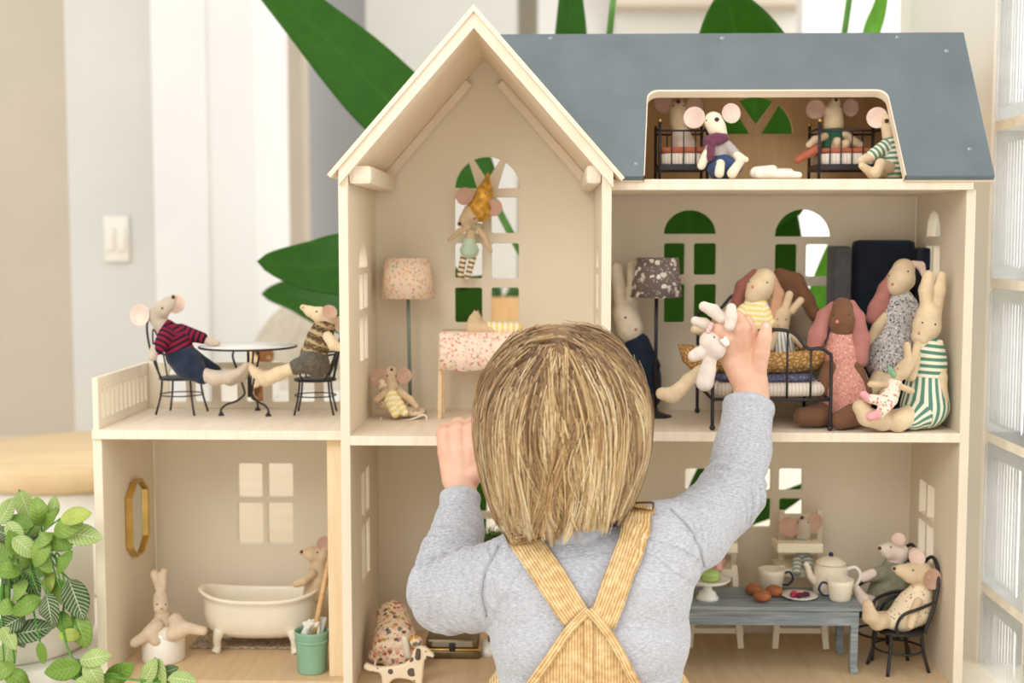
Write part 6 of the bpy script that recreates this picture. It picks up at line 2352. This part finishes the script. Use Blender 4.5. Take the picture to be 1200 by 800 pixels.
for a_, b_, Y in (((712, 60), (722, -30), .52), ((985, 70), (998, -20), .55), ((574, 226), (630, 330), .5)):
    p0, p1 = P(*a_, Y), P(*b_, Y)
    obj('stalk', tube([p0, p1], .005, 8), STEM, bird)
    sx_ = p0 if p0.z < p1.z else p1
    obj('stalk', tube(spline([(bx, by - .02, .21), (bx + (sx_.x - bx) * .5, by - .15, .2 + (sx_.z - .2) * .5), tuple(sx_)], 6), .005, 8), STEM, bird)

# --- potted nerve plant at the left
px_c = P(15, 700, .1)
ptc = (px_c.x, .1, 0)
plz = obj('plant_plinth', lathe([(.001, 0), (.115, 0), (.118, .003), (.118, .034), (.115, .037), (.001, .037)], (0, 0, 0), 44), POTW, local=True, loc=ptc)
tag(plz, 'low round white plinth under the left plant pot', 'plinth')
pz = .0375
nerve = empty('nerve_plant', (ptc[0], ptc[1], pz), 'white-veined green trailing plant in a large white pot at left', 'potted plant')
ztop = P(60, 652, .02).z
hp = ztop - pz
obj('plant_pot', lathe([(.001, 0), (.088, 0), (.094, .004), (.1, .02), (.1, hp), (.096, hp + .002), (.092, hp), (.091, hp - .02), (.001, hp - .02)], (ptc[0], ptc[1], pz), 44), POTW, nerve)
obj('soil', lathe([(.001, hp - .024), (.0905, hp - .024), (.0905, hp - .014), (.001, hp - .01)], (ptc[0], ptc[1], pz), 30), SOIL, nerve)
NL = {'l': leaf_material('nerve_leaf_pale', (172, 196, 112), (226, 232, 186), 60, .75), 'm': leaf_material('nerve_leaf_mid', (142, 176, 78), (190, 208, 128), 50, .5),
      'g': leaf_material('nerve_leaf_green', (124, 162, 60), (168, 196, 100), 50, .45), 'd': leaf_material('nerve_leaf_dark', (78, 108, 56), (212, 218, 186), 66, .85), 'y': leaf_material('nerve_leaf_lime', (184, 200, 92), (214, 222, 140), 50, .4)}
lv_list = [(20, 225, 80, 300, 'l'), (85, 210, 95, 70, 'l'), (130, 225, 80, 260, 'm'), (180, 210, 60, 280, 'l'), (70, 260, 70, 200, 'g'), (100, 285, 80, 160, 'm'), (255, 240, 85, 350, 'y'), (280, 305, 100, 10, 'l'),
           (230, 275, 90, 330, 'm'), (15, 300, 70, 200, 'd'), (85, 345, 85, 40, 'l'), (140, 320, 70, 330, 'm'), (195, 330, 80, 20, 'g'), (135, 365, 80, 110, 'm'), (210, 395, 75, 120, 'g'), (70, 385, 70, 200, 'm'),
           (20, 420, 80, 190, 'g'), (35, 450, 70, 220, 'd'), (105, 465, 100, 70, 'd'), (160, 470, 70, 100, 'y'), (195, 495, 70, 80, 'm'), (255, 520, 115, 70, 'd'), (60, 490, 70, 120, 'm'), (10, 500, 50, 90, 'm'),
           (85, 540, 90, 150, 'g'), (165, 560, 95, 80, 'd'), (20, 545, 80, 180, 'm'), (35, 600, 90, 150, 'd'), (110, 625, 110, 350, 'd'), (215, 600, 70, 60, 'g'), (270, 625, 100, 70, 'm'), (230, 640, 60, 180, 'y'),
           (65, 655, 50, 60, 'd'), (20, 715, 90, 100, 'l'), (5, 760, 80, 150, 'm'), (60, 785, 80, 30, 'g'), (320, 715, 85, 350, 'l'), (210, 755, 100, 170, 'g'), (262, 757, 90, 20, 'd'), (312, 770, 85, 60, 'l'), (400, 768, 90, 330, 'g'),
           (370, 792, 70, 190, 'g'), (500, 762, 80, 300, 'l'), (530, 775, 95, 80, 'l'), (565, 760, 55, 340, 'd'), (612, 788, 75, 10, 'l'), (290, 797, 60, 10, 'l'), (45, 330, 70, 250, 'g'), (120, 420, 70, 20, 'g'), (5, 360, 70, 220, 'm'),
           (165, 250, 70, 300, 'g'), (50, 300, 75, 60, 'l'), (30, 650, 70, 60, 'l'), (140, 700, 60, 80, 'g'), (150, 400, 60, 60, 'm')]
runner = spline([P(70, 655, .0), P(76, 690, -.03), P(74, 740, -.05), P(92, 778, -.07), P(140, 794, -.085), P(214, 800, -.085)], 8)
for i, (cx, cy, ln, an_, kd) in enumerate(lv_list):
    x, y = cx / 2.857, 520 + cy / 2.857
    low = cy > 690 and cx > 190
    Y = (-.075 if low else -.03) + random.uniform(-.02, .02)
    if cx > 280 and cy > 690: Y = -.085 + random.uniform(-.012, .012)
    if cy < 300 and not low: Y = .02 + random.uniform(-.03, .03)
    if 200 < cx < 300 and cy < 420: Y = -.045 + random.uniform(-.015, .01)
    L = ln / 2.857 * 1.28
    a = math.radians(an_)
    dx, dy = math.cos(a), math.sin(a)
    bend = random.uniform(-.006, .012)
    cl = spline([P(x - dx * L / 2, y - dy * L / 2, Y + .004), P(x - dx * L * .15, y - dy * L * .15, Y - bend), P(x + dx * L * .2, y + dy * L * .2, Y - bend), P(x + dx * L / 2, y + dy * L / 2, Y + .002)], 4)
    nrm_ = (random.uniform(-.5, .5), -1, random.uniform(.1, .8))
    leaf_obj('leaf', leaf_mesh(cl, L * .62 * S(Y), nrm_, .22, .1, m=4, shape=(.8, .75)), NL[kd], nerve, .0005)
    b0_ = Vector(tuple(cl[0]))
    if low:
        j = min(range(len(runner)), key=lambda k: (Vector(tuple(runner[k])) - b0_).length)
        pts = [Vector(tuple(runner[j])), (Vector(tuple(runner[j])) + b0_) / 2 + Vector((0, 0, .003)), b0_]
    elif b0_.z < pz + hp + .01:
        rimp = Vector((b0_.x * .6 + (ptc[0] + .03) * .4, ptc[1] - .098, pz + hp + .008))
        pts = [rimp + Vector((0, .03, -.018)), rimp, (rimp + b0_) / 2 + Vector((0, -.012, .004)), b0_]
    else:
        root = Vector((ptc[0] + .04 + .02 * math.sin(i), ptc[1] - .03, pz + hp - .01))
        pts = [root, (b0_ + root) / 2 + Vector((0, -.004, .006)), b0_]
    obj('stem', tube(spline(pts, 5), .0011, 6), STEM, nerve)
obj('stem', tube(runner, .0013, 6), STEM, nerve)

# --- round table with pale wooden top behind
tx = -.785
WT = wood('round_table_wood', (216, 184, 138), (230, 204, 162), (1, 8, 1), 5)
rt_ = empty('round_table', (tx, .62, 0), 'round side table with pale wooden top behind the left plant', 'table')
zt2, zb2 = P(60, 552, .41).z, P(60, 581, .41).z
obj('table_top', lathe([(.001, zb2), (.2, zb2), (.21, zb2 + .008), (.21, zt2 - .008), (.203, zt2), (.001, zt2)], (tx, .62, 0), 60), WT, rt_)
obj('drum_base', lathe([(.001, 0), (.185, 0), (.192, .01), (.192, zb2), (.001, zb2)], (tx, .62, 0), 60), POTW, rt_)

# --- blurred things further back
BEI = cloth('beige_upholstery', (196, 184, 164))
ac_ = empty('armchair', (P(345, 400, 1.25).x, 1.3, 0), 'beige upholstered armchair blurred behind the balcony', 'armchair')
a0_, a1_ = P(300, 440, 1.25), P(420, 356, 1.25)
obj('backrest', sdf_mesh([(Vector((a0_.x + .05, 1.32, a0_.z - .1)), Vector(((a0_.x + a1_.x) / 2, 1.34, a1_.z - .07)), .07, .07), (Vector(((a0_.x + a1_.x) / 2, 1.34, a1_.z - .07)), Vector((a1_.x, 1.32, a0_.z - .05)), .07, .07), (Vector((a0_.x + .05, 1.3, .2)), Vector((a1_.x, 1.3, .2)), .1, .1), (Vector((a0_.x + .07, 1.33, .3)), Vector((a1_.x - .05, 1.33, .32)), .09, .09)], .012, .06), BEI, ac_)
obj('seat', box(a0_.x - .02, a1_.x + .05, 1.0, 1.36, .08, .26, .03), BEI, ac_)
for x in (a0_.x + .02, a1_.x):
    for y in (1.03, 1.32):
        obj('leg', tube([(x, y, 0), (x, y, .09)], [.012, .016], 10), WT, ac_)
LEO = floral('leopard_print', (232, 200, 156), [(92, 58, 36), (140, 92, 56), (226, 190, 146)], 26, .42)
for (p0, p1, Y, lab) in (((292, 404), (320, 428), .78, 'brown spotted cushion showing above the balcony rail'), ((296, 448), (313, 476), .70, 'brown spotted basket showing through the balcony rail')):
    a_, b_ = P(p0[0], p1[1], Y), P(p1[0], p0[1], Y)
    if 'cushion' in lab:
        o = obj('cushion', ball(((a_.x + b_.x) / 2, Y, (a_.z + b_.z) / 2), (b_.x - a_.x) / 2, 20, 14, (1.1, .5, (b_.z - a_.z) / (b_.x - a_.x) * 1.1)), LEO, loc=((a_.x + b_.x) / 2, Y, a_.z))
        tag(o, lab, 'cushion')
    else:
        o = empty('basket', ((a_.x + b_.x) / 2, Y, a_.z), lab, 'basket')
        r_ = (b_.x - a_.x) / 2
        obj('basket_body', lathe([(.001, 0), (r_ * .85, 0), (r_, .02), (r_ * 1.05, b_.z - a_.z), (r_ * .95, b_.z - a_.z), (r_ * .9, .02), (.001, .01)], (o.location.x, Y, a_.z), 24), LEO, o)
# shelf unit behind that carries them
SHW = plain('shelf_white', (228, 222, 210), .6, .02, 8)
CRWF = wood('pale_panel_wood', (244, 226, 200), (250, 238, 220), (1, 1, 8), 6)
shf = empty('sideboard', (P(340, 500, .76).x, .8, 0), 'pale low sideboard behind the balcony', 'sideboard')
zsh = P(300, 476, .70).z - .001
xs0, xs1 = P(255, 476, .7).x, P(420, 476, .7).x
obj('top', box(xs0, xs1, .64, .94, zsh - .02, zsh, .002), SHW, shf, sm=False)
for x in (xs0 + .008, xs1 - .008):
    obj('side_panel', box(x - .008, x + .008, .65, .93, 0, zsh - .02), SHW, shf, sm=False)
obj('back_panel', box(xs0 + .01, xs1 - .01, .91, .925, .02, zsh - .02), SHW, shf, sm=False)
obj('front_panel', box(xs0 + .004, xs1 - .004, .645, .655, .02, zsh - .02, .001), CRWF, shf, sm=False)
zcu = P(306, 428, .78).z
obj('riser', box(xs0 + .004, xs0 + .075, .72, .86, zsh, zcu - .001, .002), SHW, shf, sm=False)
CRW = wood('crate_wood', (206, 160, 104), (224, 184, 132), (6, 1, 1), 10)
q = P(590, 374, 1.5)
cr = empty('wooden_crate', (q.x, 1.5, q.z), 'small wooden crate of greenery blurred beyond the tall window', 'crate')
for (x0, x1, y0, y1) in ((q.x - .12, q.x + .12, 1.42, 1.435), (q.x - .12, q.x + .12, 1.565, 1.58), (q.x - .12, q.x - .105, 1.435, 1.565), (q.x + .105, q.x + .12, 1.435, 1.565)):
    obj('crate_side', box(x0, x1, y0, y1, q.z, q.z + .055, .002), CRW, cr, sm=False)
obj('crate_base', box(q.x - .105, q.x + .105, 1.435, 1.565, q.z, q.z + .008), CRW, cr, sm=False)
obj('greenery', sdf_mesh([(Vector((q.x + dx, 1.5, q.z + .04)), Vector((q.x + dx + .01, 1.49, q.z + .07)), .022, .018) for dx in (-.07, -.03, .02, .06)], .008, .01), plain('moss', (70, 104, 56), .9, .3, 60), cr)
ob_ = obj('low_bench', box(q.x - .15, q.x + .55, 1.38, 1.7, 0, q.z - .0005, .004), SHW, loc=(q.x, 1.5, 0), sm=False)
tag(ob_, 'white low bench under the wooden crate in the room behind', 'bench')

# --- fir sprig seen between the sleeve and the hair
Yq = .11
q = P(574, 640, Yq)
fs = empty('fir_sprig', (q.x, Yq, ZF), 'small potted fir sprig between the child\'s sleeve and hair', 'plant')
zc_ = P(574, 628, Yq).z
obj('trunk', tube([(q.x, Yq, ZF + .012), (q.x, Yq, zc_)], .0025, 8), plain('twig', (110, 82, 54), .8), fs)
obj('tree_base', lathe([(.001, 0), (.02, 0), (.02, .006), (.012, .014), (.001, .014)], (q.x, Yq, ZF), 20), WHITEC, fs)
pr = []
g = np.random.default_rng(5)
for i in range(420):
    d_ = g.normal(0, 1, 3); d_[2] = abs(d_[2]) * .6; d_ /= np.linalg.norm(d_)
    c0_ = np.array([q.x, Yq, zc_ - .004]) + d_ * np.array([.018, .014, .008]) * g.uniform(.2, 1)
    pr.append(tube([c0_, c0_ + (d_ * np.array([1, 1, .7]) + g.normal(0, .4, 3)) * .011], [.0006, .0002], 4))
nd = obj('needles', joinVF(pr), plain('fir_needles', (112, 140, 72), .7, .2, 100), fs)
nd['kind'] = 'stuff'
